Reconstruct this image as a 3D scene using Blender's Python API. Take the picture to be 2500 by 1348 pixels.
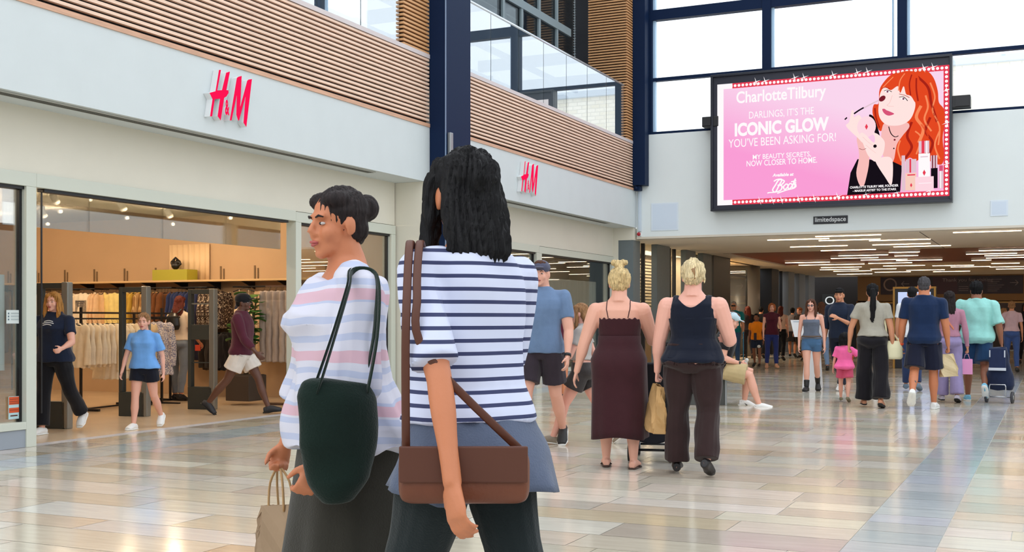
import bpy, bmesh, math, random
import numpy as np
from mathutils import Vector, Matrix, noise
from mathutils.bvhtree import BVHTree
random.seed(7); np.random.seed(7)
PI=math.pi
for o in list(bpy.data.objects): bpy.data.objects.remove(o)
SC=bpy.context.scene
COL=SC.collection
def R(d): return math.radians(d)

# ---------------------------------------------------------------- camera
FPX=2850.0; YAW=math.atan((2570-1250)/FPX); HY=780.0; CAMZ=1.2
cam=bpy.data.cameras.new('camera'); camo=bpy.data.objects.new('camera',cam); COL.objects.link(camo)
camo.location=(0,0,CAMZ); camo.rotation_euler=(PI/2,0,YAW)
cam.sensor_width=36; cam.sensor_fit='HORIZONTAL'; cam.lens=36*FPX/2500
cam.shift_y=(HY-674)/2500.0; cam.clip_start=0.05; cam.clip_end=300
SC.camera=camo
# ---------------------------------------------------------------- view and daylight
SC.view_settings.view_transform='Standard'; SC.view_settings.look='None'
SC.view_settings.gamma=1.0; SC.view_settings.use_curve_mapping=False
SC.view_settings.exposure=0.0
W=bpy.data.worlds.new('sky'); SC.world=W; W.use_nodes=True
nt=W.node_tree; nt.nodes.clear()
wo=nt.nodes.new('ShaderNodeOutputWorld'); bg=nt.nodes.new('ShaderNodeBackground')
tc=nt.nodes.new('ShaderNodeTexCoord'); nz=nt.nodes.new('ShaderNodeTexNoise'); cr=nt.nodes.new('ShaderNodeValToRGB')
nz.inputs['Scale'].default_value=2.5; nz.inputs['Detail'].default_value=4
cr.color_ramp.elements[0].color=(0.80,0.90,1.0,1); cr.color_ramp.elements[1].color=(1,1,1,1)
cr.color_ramp.elements[0].position=.35; cr.color_ramp.elements[1].position=.6
nt.links.new(tc.outputs['Generated'],nz.inputs['Vector']); nt.links.new(nz.outputs['Fac'],cr.inputs['Fac'])
nt.links.new(cr.outputs['Color'],bg.inputs['Color']); nt.links.new(bg.outputs['Background'],wo.inputs['Surface'])
bg.inputs['Strength'].default_value=2.15

# pixel of the 2500x1348 frame -> point on a world plane
S_,C_=math.sin(YAW),math.cos(YAW)
def ray(px,py):
    u=(px-1250)/FPX; return (-S_+C_*u, C_+S_*u, (HY-py)/FPX)
def on_x(px,py,X):
    r=ray(px,py); t=X/r[0]; return Vector((X,r[1]*t,CAMZ+r[2]*t))
def on_y(px,py,Y):
    r=ray(px,py); t=Y/r[1]; return Vector((r[0]*t,Y,CAMZ+r[2]*t))
def on_z(px,py,Z=0.0):
    r=ray(px,py); t=(Z-CAMZ)/r[2]; return Vector((r[0]*t,r[1]*t,Z))
def at_depth(px,d,z=0.0):
    r=ray(px,HY); return Vector((r[0]*d,r[1]*d,z))

# ---------------------------------------------------------------- materials
def srgb(c):
    return tuple(((x/255)/12.92 if x/255<=0.04045 else ((x/255+0.055)/1.055)**2.4) for x in c)+(1.0,)
MATS={}
def mat(name,rgb,rough=.5,metal=0.0,var=0.0,vscale=8.0,bump=0.0,bscale=60.0,stretch=None,emit=0.0,spec=None,coat=0.0,sheen=0.0):
    if name in MATS: return MATS[name]
    m=bpy.data.materials.new(name); m.use_nodes=True; n=m.node_tree; b=n.nodes['Principled BSDF']
    c=srgb(rgb); b.inputs['Base Color'].default_value=c; b.inputs['Roughness'].default_value=rough
    b.inputs['Metallic'].default_value=metal
    if spec is not None: b.inputs['Specular IOR Level'].default_value=spec
    if coat: b.inputs['Coat Weight'].default_value=coat; b.inputs['Coat Roughness'].default_value=.05
    if sheen: b.inputs['Sheen Weight'].default_value=sheen
    t=n.nodes.new('ShaderNodeTexCoord'); mp=n.nodes.new('ShaderNodeMapping')
    n.links.new(t.outputs['Object'],mp.inputs['Vector'])
    if stretch: mp.inputs['Scale'].default_value=stretch
    if var>0:
        z=n.nodes.new('ShaderNodeTexNoise'); z.inputs['Scale'].default_value=vscale; z.inputs['Detail'].default_value=3
        n.links.new(mp.outputs['Vector'],z.inputs['Vector'])
        hs=n.nodes.new('ShaderNodeHueSaturation'); hs.inputs['Color'].default_value=c
        mr=n.nodes.new('ShaderNodeMapRange'); mr.inputs['From Min'].default_value=.3; mr.inputs['From Max'].default_value=.7
        mr.inputs['To Min'].default_value=1-var; mr.inputs['To Max'].default_value=1+var
        n.links.new(z.outputs['Fac'],mr.inputs['Value']); n.links.new(mr.outputs['Result'],hs.inputs['Value'])
        n.links.new(hs.outputs['Color'],b.inputs['Base Color'])
    if bump>0:
        z2=n.nodes.new('ShaderNodeTexNoise'); z2.inputs['Scale'].default_value=bscale; z2.inputs['Detail'].default_value=2
        n.links.new(mp.outputs['Vector'],z2.inputs['Vector'])
        bp=n.nodes.new('ShaderNodeBump'); bp.inputs['Strength'].default_value=bump; bp.inputs['Distance'].default_value=.01
        n.links.new(z2.outputs['Fac'],bp.inputs['Height']); n.links.new(bp.outputs['Normal'],b.inputs['Normal'])
    if emit>0:
        b.inputs['Emission Color'].default_value=c; b.inputs['Emission Strength'].default_value=emit
    MATS[name]=m; return m
def emitm(name,rgb,s=1.0):
    if name in MATS: return MATS[name]
    m=bpy.data.materials.new(name); m.use_nodes=True; n=m.node_tree; n.nodes.clear()
    o=n.nodes.new('ShaderNodeOutputMaterial'); e=n.nodes.new('ShaderNodeEmission')
    e.inputs['Color'].default_value=srgb(rgb); e.inputs['Strength'].default_value=s
    n.links.new(e.outputs[0],o.inputs['Surface']); MATS[name]=m; return m
def glassm(name,tint=(1,1,1),base=.06,gain=.9,rough=0.0,diffuse=0.0,dcol=(220,225,225)):
    if name in MATS: return MATS[name]
    m=bpy.data.materials.new(name); m.use_nodes=True; n=m.node_tree; n.nodes.clear()
    o=n.nodes.new('ShaderNodeOutputMaterial'); tr=n.nodes.new('ShaderNodeBsdfTransparent'); g=n.nodes.new('ShaderNodeBsdfGlossy')
    tr.inputs['Color'].default_value=tint+(1,); g.inputs['Roughness'].default_value=rough
    lw=n.nodes.new('ShaderNodeLayerWeight'); lw.inputs['Blend'].default_value=.35
    mr=n.nodes.new('ShaderNodeMapRange'); mr.inputs['To Min'].default_value=base; mr.inputs['To Max'].default_value=min(1,base+gain)
    n.links.new(lw.outputs['Fresnel'],mr.inputs['Value'])
    mx=n.nodes.new('ShaderNodeMixShader'); n.links.new(mr.outputs['Result'],mx.inputs['Fac'])
    last=tr
    if diffuse>0:
        df=n.nodes.new('ShaderNodeBsdfDiffuse'); df.inputs['Color'].default_value=srgb(dcol)
        m2=n.nodes.new('ShaderNodeMixShader'); m2.inputs['Fac'].default_value=diffuse
        n.links.new(tr.outputs[0],m2.inputs[1]); n.links.new(df.outputs[0],m2.inputs[2]); last=m2
    n.links.new(last.outputs[0],mx.inputs[1]); n.links.new(g.outputs[0],mx.inputs[2]); n.links.new(mx.outputs[0],o.inputs['Surface'])
    MATS[name]=m; return m
def stripem(name,ca,cb,period,duty,axis='Z',rough=.85,wob=0.0,third=None):
    if name in MATS: return MATS[name]
    m=mat(name,ca,rough); n=m.node_tree; b=n.nodes['Principled BSDF']
    t=n.nodes.new('ShaderNodeTexCoord'); s=n.nodes.new('ShaderNodeSeparateXYZ'); n.links.new(t.outputs['Object'],s.inputs[0])
    src=s.outputs[axis]
    if wob:
        z=n.nodes.new('ShaderNodeTexNoise'); z.inputs['Scale'].default_value=3; n.links.new(t.outputs['Object'],z.inputs['Vector'])
        a=n.nodes.new('ShaderNodeMath'); a.operation='MULTIPLY_ADD'; a.inputs[1].default_value=wob
        n.links.new(z.outputs['Fac'],a.inputs[0]); n.links.new(src,a.inputs[2]); src=a.outputs[0]
    d=n.nodes.new('ShaderNodeMath'); d.operation='DIVIDE'; d.inputs[1].default_value=period; n.links.new(src,d.inputs[0])
    f=n.nodes.new('ShaderNodeMath'); f.operation='FRACT'; n.links.new(d.outputs[0],f.inputs[0])
    g=n.nodes.new('ShaderNodeMath'); g.operation='GREATER_THAN'; g.inputs[1].default_value=duty; n.links.new(f.outputs[0],g.inputs[0])
    mx=n.nodes.new('ShaderNodeMix'); mx.data_type='RGBA'; mx.inputs[6].default_value=srgb(ca); mx.inputs[7].default_value=srgb(cb)
    n.links.new(g.outputs[0],mx.inputs[0]); out=mx.outputs[2]
    if third:
        d2=n.nodes.new('ShaderNodeMath'); d2.operation='DIVIDE'; d2.inputs[1].default_value=period*3.3; n.links.new(src,d2.inputs[0])
        f2=n.nodes.new('ShaderNodeMath'); f2.operation='FRACT'; n.links.new(d2.outputs[0],f2.inputs[0])
        g2=n.nodes.new('ShaderNodeMath'); g2.operation='GREATER_THAN'; g2.inputs[1].default_value=.8; n.links.new(f2.outputs[0],g2.inputs[0])
        m3=n.nodes.new('ShaderNodeMix'); m3.data_type='RGBA'; m3.inputs[7].default_value=srgb(third)
        n.links.new(out,m3.inputs[6]); n.links.new(g2.outputs[0],m3.inputs[0]); out=m3.outputs[2]
    n.links.new(out,b.inputs['Base Color']); return m
def spotm(name,ca,cb,scale=60,thr=.55,rough=.85,stretch=(1,1,1)):
    if name in MATS: return MATS[name]
    m=mat(name,ca,rough); n=m.node_tree; b=n.nodes['Principled BSDF']
    t=n.nodes.new('ShaderNodeTexCoord'); mp=n.nodes.new('ShaderNodeMapping'); mp.inputs['Scale'].default_value=stretch
    z=n.nodes.new('ShaderNodeTexNoise'); z.inputs['Scale'].default_value=scale; z.inputs['Detail'].default_value=1; z.inputs['Distortion'].default_value=1.0
    n.links.new(t.outputs['Object'],mp.inputs[0]); n.links.new(mp.outputs[0],z.inputs['Vector'])
    g=n.nodes.new('ShaderNodeMath'); g.operation='GREATER_THAN'; g.inputs[1].default_value=thr; n.links.new(z.outputs['Fac'],g.inputs[0])
    mx=n.nodes.new('ShaderNodeMix'); mx.data_type='RGBA'; mx.inputs[6].default_value=srgb(ca); mx.inputs[7].default_value=srgb(cb)
    n.links.new(g.outputs[0],mx.inputs[0]); n.links.new(mx.outputs[2],b.inputs['Base Color']); return m
def cloth(name,rgb,rough=.9,bump=.25): return mat(name,rgb,rough,var=.06,vscale=14,bump=bump,bscale=180,sheen=.15,spec=.2)

# ---------------------------------------------------------------- object helpers
def tag(o,label=None,cat=None,group=None,kind=None):
    if label: o['label']=label
    if cat: o['category']=cat
    if group: o['group']=group
    if kind: o['kind']=kind
    return o
def empty(name,loc,rz=0.0,label=None,cat=None,group=None):
    o=bpy.data.objects.new(name,None); o.empty_display_size=.1; COL.objects.link(o)
    o.location=loc; o.rotation_euler=(0,0,rz); return tag(o,label,cat,group)
def copy_tree(o,parent=None):
    c=o.copy(); COL.objects.link(c)
    if parent is not None: c.parent=parent
    for ch in list(o.children): copy_tree(ch,c)
    return c
def setm(o,m):
    for s in o.material_slots: s.link='OBJECT'; s.material=m
    return o
class MB:
    """collects shapes into one mesh"""
    def __init__(s): s.v=[]; s.f=[]; s.mi=[]; s.sm=[]
    def add(s,vs,fs,mi=0,smooth=False):
        k=len(s.v); s.v+= [tuple(v) for v in vs]; s.f+=[tuple(i+k for i in f) for f in fs]
        s.mi+=[mi]*len(fs); s.sm+=[smooth]*len(fs); return s
    def box(s,x0,x1,y0,y1,z0,z1,mi=0,M=None,bev=0.0):
        if x1<x0: x0,x1=x1,x0
        if y1<y0: y0,y1=y1,y0
        if z1<z0: z0,z1=z1,z0
        b=min(bev,(x1-x0)*.45,(y1-y0)*.45,(z1-z0)*.45)
        if b<=0:
            vs=[(x,y,z) for z in (z0,z1) for y in (y0,y1) for x in (x0,x1)]
            fs=[(0,2,3,1),(4,5,7,6),(0,1,5,4),(2,6,7,3),(0,4,6,2),(1,3,7,5)]
        else:
            bm=bmesh.new(); bmesh.ops.create_cube(bm,size=1)
            for v in bm.verts: v.co=Vector(((x0+x1)/2+v.co.x*(x1-x0),(y0+y1)/2+v.co.y*(y1-y0),(z0+z1)/2+v.co.z*(z1-z0)))
            bmesh.ops.bevel(bm,geom=list(bm.edges),offset=b,segments=2,profile=.6,affect='EDGES')
            vs=[tuple(v.co) for v in bm.verts]; fs=[tuple(v.index for v in f.verts) for f in bm.faces]; bm.free()
        if M is not None: vs=[tuple(M@Vector(v)) for v in vs]
        return s.add(vs,fs,mi)
    def tube(s,pts,rad,n=10,mi=0,flat=None,ref=(0,0,1),smooth=True,caps=True):
        """swept tube; rad: number or list of numbers / (a,b) pairs; ref fixes the a axis"""
        pts=[Vector(p) for p in pts]; N=len(pts)
        if not isinstance(rad,(list,tuple)) : rad=[rad]*N
        elif isinstance(rad,tuple): rad=[rad]*N
        vs=[]; fs=[]; rv=Vector(ref)
        for i,p in enumerate(pts):
            if i==0: t=pts[1]-pts[0]
            elif i==N-1: t=pts[-1]-pts[-2]
            else: t=(pts[i+1]-pts[i]).normalized()+(pts[i]-pts[i-1]).normalized()
            t.normalize()
            a=rv-t*rv.dot(t)
            if a.length<1e-3: a=Vector((1,0,0))-t*t.x
            if a.length<1e-3: a=Vector((0,1,0))
            a.normalize(); b=t.cross(a); rv=a
            r=rad[i]; ra,rb=(r if isinstance(r,(tuple,list)) else (r,r))
            for k in range(n):
                an=2*PI*k/n; vs.append(p+a*(ra*math.cos(an))+b*(rb*math.sin(an)))
        for i in range(N-1):
            for k in range(n):
                k2=(k+1)%n; fs.append((i*n+k,i*n+k2,(i+1)*n+k2,(i+1)*n+k))
        if caps:
            fs.append(tuple(reversed(range(n)))); fs.append(tuple((N-1)*n+k for k in range(n)))
        return s.add(vs,fs,mi,smooth)
    def cyl(s,p,q,r,n=16,mi=0,r2=None,smooth=True): return s.tube([p,q],[r,r if r2 is None else r2],n,mi,smooth=smooth,ref=(.31,.77,.11))
    def lathe(s,prof,n=24,mi=0,c=(0,0,0)):
        vs=[];fs=[]
        for r,z in prof:
            for k in range(n): a=2*PI*k/n; vs.append((c[0]+r*math.cos(a),c[1]+r*math.sin(a),c[2]+z))
        for i in range(len(prof)-1):
            for k in range(n): k2=(k+1)%n; fs.append((i*n+k,i*n+k2,(i+1)*n+k2,(i+1)*n+k))
        fs.append(tuple(reversed(range(n)))); fs.append(tuple((len(prof)-1)*n+k for k in range(n)))
        return s.add(vs,fs,mi,True)
    def ell(s,c,r,M=None,n=12,mi=0):
        vs=[];fs=[]; m=n//2+1
        for i in range(1,m):
            th=PI*i/m
            for k in range(n):
                a=2*PI*k/n; vs.append(Vector((r[0]*math.sin(th)*math.cos(a),r[1]*math.sin(th)*math.sin(a),r[2]*math.cos(th))))
        vs.append(Vector((0,0,r[2]))); vs.append(Vector((0,0,-r[2]))); T=len(vs)-2
        for i in range(m-2):
            for k in range(n): k2=(k+1)%n; fs.append((i*n+k,(i+1)*n+k,(i+1)*n+k2,i*n+k2))
        for k in range(n):
            k2=(k+1)%n; fs.append((T,k,k2)); fs.append((T+1,(m-2)*n+k2,(m-2)*n+k))
        cv=Vector(c)
        vs=[cv+((M@v) if M is not None else v) for v in vs]
        return s.add(vs,fs,mi,True)
    def prism(s,poly,fn,d0,d1,mi=0,mi_front=None):
        """poly: list of (a,b); fn(a,b,d)->point; extruded between d0 (front) and d1"""
        n=len(poly); bm=bmesh.new(); vv=[bm.verts.new((a,b,0)) for a,b in poly]; f=bm.faces.new(vv); f.normal_update()
        bmesh.ops.triangulate(bm,faces=[f]); bm.verts.index_update(); tri=[tuple(v.index for v in q.verts) for q in bm.faces]; bm.free()
        vs=[fn(a,b,d0) for a,b in poly]; mf=mi if mi_front is None else mi_front
        if d1 is None: return s.add(vs,tri,mf)
        vs+=[fn(a,b,d1) for a,b in poly]
        s.add(vs,tri,mf)
        k=len(s.v)-2*n
        for t in tri: s.f.append(tuple(k+n+i for i in reversed(t))); s.mi.append(mi); s.sm.append(False)
        for i in range(n):
            j=(i+1)%n; s.f.append((k+i,k+j,k+n+j,k+n+i)); s.mi.append(mi); s.sm.append(False)
        return s
    def mesh(s,name):
        me=bpy.data.meshes.new(name); me.from_pydata([tuple(v) for v in s.v],[],s.f)
        me.polygons.foreach_set('material_index',s.mi); me.polygons.foreach_set('use_smooth',s.sm); me.update(); return me
    def build(s,name,m,parent=None,loc=None):
        me=s.mesh(name)
        for q in (m if isinstance(m,(list,tuple)) else [m]): me.materials.append(q)
        bm=bmesh.new(); bm.from_mesh(me); bmesh.ops.recalc_face_normals(bm,faces=bm.faces); bm.to_mesh(me); bm.free()
        o=bpy.data.objects.new(name,me); COL.objects.link(o)
        if parent is not None: o.parent=parent
        if loc is not None: o.location=loc
        return o
    def flat(s,name,m,parent=None):
        me=s.mesh(name)
        for q in (m if isinstance(m,(list,tuple)) else [m]): me.materials.append(q)
        o=bpy.data.objects.new(name,me); COL.objects.link(o)
        if parent is not None: o.parent=parent
        return o
    def fuse(s,name,m,parent=None,voxel=.01,smooth=3,fac=.5,disp=None,post=None):
        """fuses all shapes into one continuous skin"""
        me=bpy.data.meshes.new(name); me.from_pydata([tuple(v) for v in s.v],[],s.f); me.update()
        bm=bmesh.new(); bm.from_mesh(me); bmesh.ops.recalc_face_normals(bm,faces=bm.faces); bm.to_mesh(me); bm.free()
        t=bpy.data.objects.new(name+'_src',me); TMP.objects.link(t)
        md=t.modifiers.new('r','REMESH'); md.mode='VOXEL'; md.voxel_size=voxel
        if smooth:
            ms=t.modifiers.new('s','SMOOTH'); ms.factor=fac; ms.iterations=smooth
        dg=TMPVL.depsgraph; TMPVL.update()
        dg=TMPVL.depsgraph
        out=bpy.data.meshes.new_from_object(t.evaluated_get(dg)); out.name=name
        bpy.data.objects.remove(t); bpy.data.meshes.remove(me)
        out.polygons.foreach_set('use_smooth',[True]*len(out.polygons))
        if disp:
            n=len(out.vertices); co=np.empty(n*3); no=np.empty(n*3)
            out.vertices.foreach_get('co',co); out.vertex_normals.foreach_get('vector',no)
            co=co.reshape(-1,3); no=no.reshape(-1,3); co=disp(co,no); out.vertices.foreach_set('co',co.ravel()); out.update()
        out.materials.clear()
        for q in (m if isinstance(m,(list,tuple)) else [m]): out.materials.append(q)
        o=bpy.data.objects.new(name,out); COL.objects.link(o)
        if parent is not None: o.parent=parent
        return o
# a scratch scene evaluates the fuse modifiers without touching the real one
TS=bpy.data.scenes.new('scratch'); TMP=TS.collection; TMPVL=TS.view_layers[0]
def folds(amp=.005,fx=35,fz=5,seed=0):
    def g(co,no):
        x,y,z=co[:,0],co[:,1],co[:,2]
        a=np.arctan2(y,x+1e-6)
        w=np.sin(x*fx+y*fx*.7+3*np.sin(z*fz+seed)+seed*1.7)+.7*np.sin(x*fx*.55-y*fx*1.1+2*np.sin(z*fz*1.6+1+seed))+.6*np.sin(z*26+x*14+2*np.sin(y*17+seed))
        return co+no*(w*amp*.5)[:,None]
    return g
def strands(amp=.004,seed=0):
    def g(co,no):
        c=co-co.mean(0); a=np.arctan2(c[:,1],c[:,0])
        w=np.sin(a*37+co[:,2]*9+2*np.sin(co[:,2]*23+seed))+.6*np.sin(a*71+seed)+.8*np.sin(c[:,0]*160+3*np.sin(co[:,2]*14))
        return co+no*(w*amp*.4)[:,None]
    return g
def text_mesh(body,size=1.0,ext=0.0,bold=0.0,shear=0.0,space=1.0):
    cu=bpy.data.curves.new('t','FONT'); cu.body=body; cu.size=size; cu.extrude=ext; cu.offset=bold; cu.shear=shear
    cu.space_character=space; cu.resolution_u=4
    t=bpy.data.objects.new('t',cu); TMP.objects.link(t); TMPVL.update()
    me=bpy.data.meshes.new_from_object(t.evaluated_get(TMPVL.depsgraph)); bpy.data.objects.remove(t); bpy.data.curves.remove(cu)
    vs=[v.co.copy() for v in me.vertices]; fs=[tuple(p.vertices) for p in me.polygons]; bpy.data.meshes.remove(me)
    xs=[v.x for v in vs]; ys=[v.y for v in vs]
    return vs,fs,(min(xs),max(xs),min(ys),max(ys))
def put_text(mb,body,a0,a1,b0,b1,fn,mi=0,**k):
    """fit the text into the a/b rectangle of the plane function fn(a,b)"""
    vs,fs,(x0,x1,y0,y1)=text_mesh(body,**k)
    mb.add([fn(a0+(v.x-x0)/(x1-x0)*(a1-a0),b0+(v.y-y0)/(y1-y0)*(b1-b0)) for v in vs],fs,mi)
def smooth_poly(pts,closed=True,n=5):
    out=[]; N=len(pts)
    for i in range(N if closed else N-1):
        if closed: p0,p1,p2,p3=[pts[(i+j)%N] for j in (-1,0,1,2)]
        else: p0,p1,p2,p3=[pts[max(0,min(N-1,i+j))] for j in (-1,0,1,2)]
        for k in range(n):
            t=k/n; out.append(tuple(.5*((2*p1[d])+(-p0[d]+p2[d])*t+(2*p0[d]-5*p1[d]+4*p2[d]-p3[d])*t*t+(-p0[d]+3*p1[d]-3*p2[d]+p3[d])*t**3) for d in range(len(p1))))
    if not closed: out.append(tuple(pts[-1]))
    return out
# ================================================================ the setting
XF=-8.25; XS=-8.75; YE=24.3; YB=14.8
white=mat('white_paint',(203,211,213),.55,var=.015,vscale=3,bump=.03,bscale=40)
cream=mat('cream_paint',(222,218,204),.6,var=.02,vscale=2)
soff=mat('soffit_paint',(222,214,200),.65)
framec=mat('shop_frame',(204,208,196),.35)
navy=mat('navy_steel',(8,30,62),.55,spec=.15)
black=mat('black_metal',(22,22,26),.4)
greym=mat('grey_metal',(150,154,156),.35,metal=.6)
wood=mat('slat_wood',(232,200,178),.5,var=.12,vscale=3,stretch=(4,.6,14))
woodo=mat('board_wood',(204,160,132),.45,var=.12,vscale=3,stretch=(3,1,10))
woodp=mat('post_wood',(206,156,108),.5,var=.12,vscale=3,stretch=(4,.6,14))
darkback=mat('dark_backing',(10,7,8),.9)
def struct(o): o['kind']='structure'; return o
def sbox(name,x0,x1,y0,y1,z0,z1,m,bev=0.0):
    return struct(MB().box(x0,x1,y0,y1,z0,z1,bev=bev).build(name,m))

# floor: long limestone planks, grey bands, grout just below the stone
def floorm():
    m=mat('limestone',(200,185,160),.11); n=m.node_tree; b=n.nodes['Principled BSDF']
    a=n.nodes.new('ShaderNodeAttribute'); a.attribute_name='tone'
    t=n.nodes.new('ShaderNodeTexCoord'); mp=n.nodes.new('ShaderNodeMapping'); mp.inputs['Scale'].default_value=(1.2,9,1)
    z=n.nodes.new('ShaderNodeTexNoise'); z.inputs['Scale'].default_value=2.2; z.inputs['Detail'].default_value=6; z.inputs['Roughness'].default_value=.65
    n.links.new(t.outputs['Object'],mp.inputs[0]); n.links.new(mp.outputs[0],z.inputs['Vector'])
    mr=n.nodes.new('ShaderNodeMapRange'); mr.inputs['From Min'].default_value=.3; mr.inputs['From Max'].default_value=.7; mr.inputs['To Min'].default_value=.9; mr.inputs['To Max'].default_value=1.09
    hs=n.nodes.new('ShaderNodeHueSaturation'); n.links.new(z.outputs['Fac'],mr.inputs['Value']); n.links.new(mr.outputs['Result'],hs.inputs['Value'])
    n.links.new(a.outputs['Color'],hs.inputs['Color']); n.links.new(hs.outputs['Color'],b.inputs['Base Color'])
    b.inputs['Specular IOR Level'].default_value=.9
    m2=n.nodes.new('ShaderNodeMapRange'); m2.inputs['To Min'].default_value=.07; m2.inputs['To Max'].default_value=.2
    n.links.new(z.outputs['Fac'],m2.inputs['Value']); n.links.new(m2.outputs['Result'],b.inputs['Roughness'])
    return m
FX0,FX1=XS,8.0
tones=[(208, 198, 180),(214, 205, 190),(203, 190, 169),(197, 187, 166),(214, 208, 197),(204, 194, 175),(193, 179, 154),(210, 201, 186),(201, 197, 187),(217, 210, 196),(197, 193, 179),(208, 196, 175),(189, 180, 164)]
bands=[(-8.12,-7.55),(-1.0,-.55)]
vs=[];fs=[];cols=[]
rng=random.Random(3); y=-8.0; g=.0022
def quad(x0,x1,y0,y1,c):
    k=len(vs); vs.extend([(x0+g,y0+g,0),(x1-g,y0+g,0),(x1-g,y1-g,0),(x0+g,y1-g,0)]); fs.append((k,k+1,k+2,k+3)); cols.append(c)
def jit(c,r,a=7): d=r.uniform(-a,a); return tuple(max(0,min(255,v+d+r.uniform(-3,3))) for v in c)
while y<50:
    h=rng.choice([.3,.36,.42,.42,.48]); segs=[(FX0,bands[0][0]),(bands[0][1],bands[1][0]),(bands[1][1],FX1)]
    for a,b in segs:
        x=a
        first=True
        while x<b-1e-6:
            L=rng.choice([.6,.8,.9,1.1,1.3,1.5]); 
            if first: L*=rng.uniform(.3,1); first=False
            x2=min(b,x+L)
            if b-x2<.15: x2=b
            quad(x,x2,y,y+h,jit(rng.choice(tones),rng)); x=x2
    for a,b in bands: quad(a,b,y,y+h,jit((182,188,190),rng,9))
    y+=h
# a second, interrupted grey strip beside the right band
vs2=len(fs)
me=bpy.data.meshes.new('floor'); me.from_pydata(vs,[],fs)
ca=me.color_attributes.new('tone','FLOAT_COLOR','CORNER')
arr=np.array([srgb(c) for c in cols],dtype=float).repeat(4,axis=0); ca.data.foreach_set('color',arr.ravel())
me.materials.append(floorm()); fl=bpy.data.objects.new('floor',me); COL.objects.link(fl); struct(fl)
grout=mat('grout',(208,206,198),.7)
sbox('floor_bed',-20,8.2,-8.2,51,-.2,-.003,grout)
shopfl=mat('shop_floor',(214,190,160),.22,var=.05,vscale=2)
f2=sbox('floor_shop',-20,XS-.16,4,24.3,-.1,0.0,shopfl)
thr=mat('threshold_stone',(196,196,200),.3,var=.04)
sbox('floor_threshold',XS-.155,XS-.002,0,24.3,-.1,.001,thr)
f3=sbox('floor_unit',-13,-8.78,24.6,50,-.1,0.0,shopfl)

# left elevation -------------------------------------------------
def fascia(n,y0,y1): return sbox('wall_left_fascia' if n==1 else 'wall_left_fascia.001',-9.15,XF,y0,y1,3.2,4.0,white)
fascia(1,-1,YB+.06); fascia(2,YB+.06,YE)
def frieze(y0,y1):
    return struct(MB().box(-9.0,XS,y0,y1,2.58,3.2).build('wall_left_frieze',cream))
frieze(-1,YB); frieze(16.9,24.17)
# pier between the two shopfronts and at the far end
sbox('wall_left_pier',-9.1,XF-.001,YB+.02,16.9,0,3.199,cream)
sbox('wall_left_pier',-9.3,-8.63,24.17,24.6,0,3.199,cream)
sbox('wall_left_pier',-8.63,XF-.03,24.17,24.6,2.93,3.199,cream)
sbox('wall_tunnel_first_pillar',-8.63,XF-.04,24.18,24.66,0,2.93,mat('pillar_grey',(104,114,118),.5,var=.03))
# recessed access panel lines on the far pier
struct(MB().box(-8.98,-8.70,24.155,24.17,.3,2.55,bev=.004).build('trim_9',cream))
# linear vents in the soffit
def vent(y0,y1,lab):
    e=empty('slot_vent',(-8.38,y0,3.197),0,lab,'vent'); 
    MB().box(-.07,.07,0,y1-y0,-.01,.003,bev=.003).build('frame',mat('vent_frame',(176,178,172),.4),e)
    for k,x in enumerate((-.036,.0,.036)):
        MB().box(x-.011,x+.011,.02,y1-y0-.02,-.0125,-.009).build('slot',mat('vent_dark',(70,72,66),.6),e)
vent(.5,13.56,'long slot vent in the soffit above the wide clothes shop opening')
vent(17.86,22.77,'shorter slot vent in the soffit above the curtained windows')
# timber slats
def slats(mb,axis,a0,a1,face,z0,z1,pitch=.058,h=.031,dep=.045,sgn=1):
    z=z0
    while z+h<=z1+.001:
        if axis=='y': mb.box(face-dep,face,a0,a1,z,z+h,0)
        else: mb.box(a0,a1,face,face+dep,z,z+h,0)
        z+=pitch
def cladding(n,y0,y1):
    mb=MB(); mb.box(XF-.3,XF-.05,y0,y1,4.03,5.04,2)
    slats(mb,'y',y0,y1,XF,4.09,5.0)
    mb.box(XF-.06,XF+.015,y0,y1,4.0,4.05,1); mb.box(XF-.3,XF+.012,y0,y1,5.0,5.06,3)
    return struct(mb.build('trim_%d'%n,[wood,woodo,darkback,mat('coping',(206,196,196),.4)]))
cladding(1,-1,14.94); cladding(2,15.76,YE-.01)
def cladpost(n,x0,x1,y0,y1,z0,z1):
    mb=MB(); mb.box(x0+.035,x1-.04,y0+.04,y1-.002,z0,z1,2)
    z=z0
    while z+.036<=z1: 
        mb.box(x0,x1,y0,y1,z,z+.031,0); z+=.058
    return struct(mb.build('trim_%d'%n,[woodp,woodo,darkback]))
cladpost(3,-8.55,XF,14.2,14.94,5.06,11); cladpost(4,-8.55,XF,15.76,16.03,5.06,11); cladpost(5,-9.13,XF,23.64,YE-.01,5.06,11)
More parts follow.
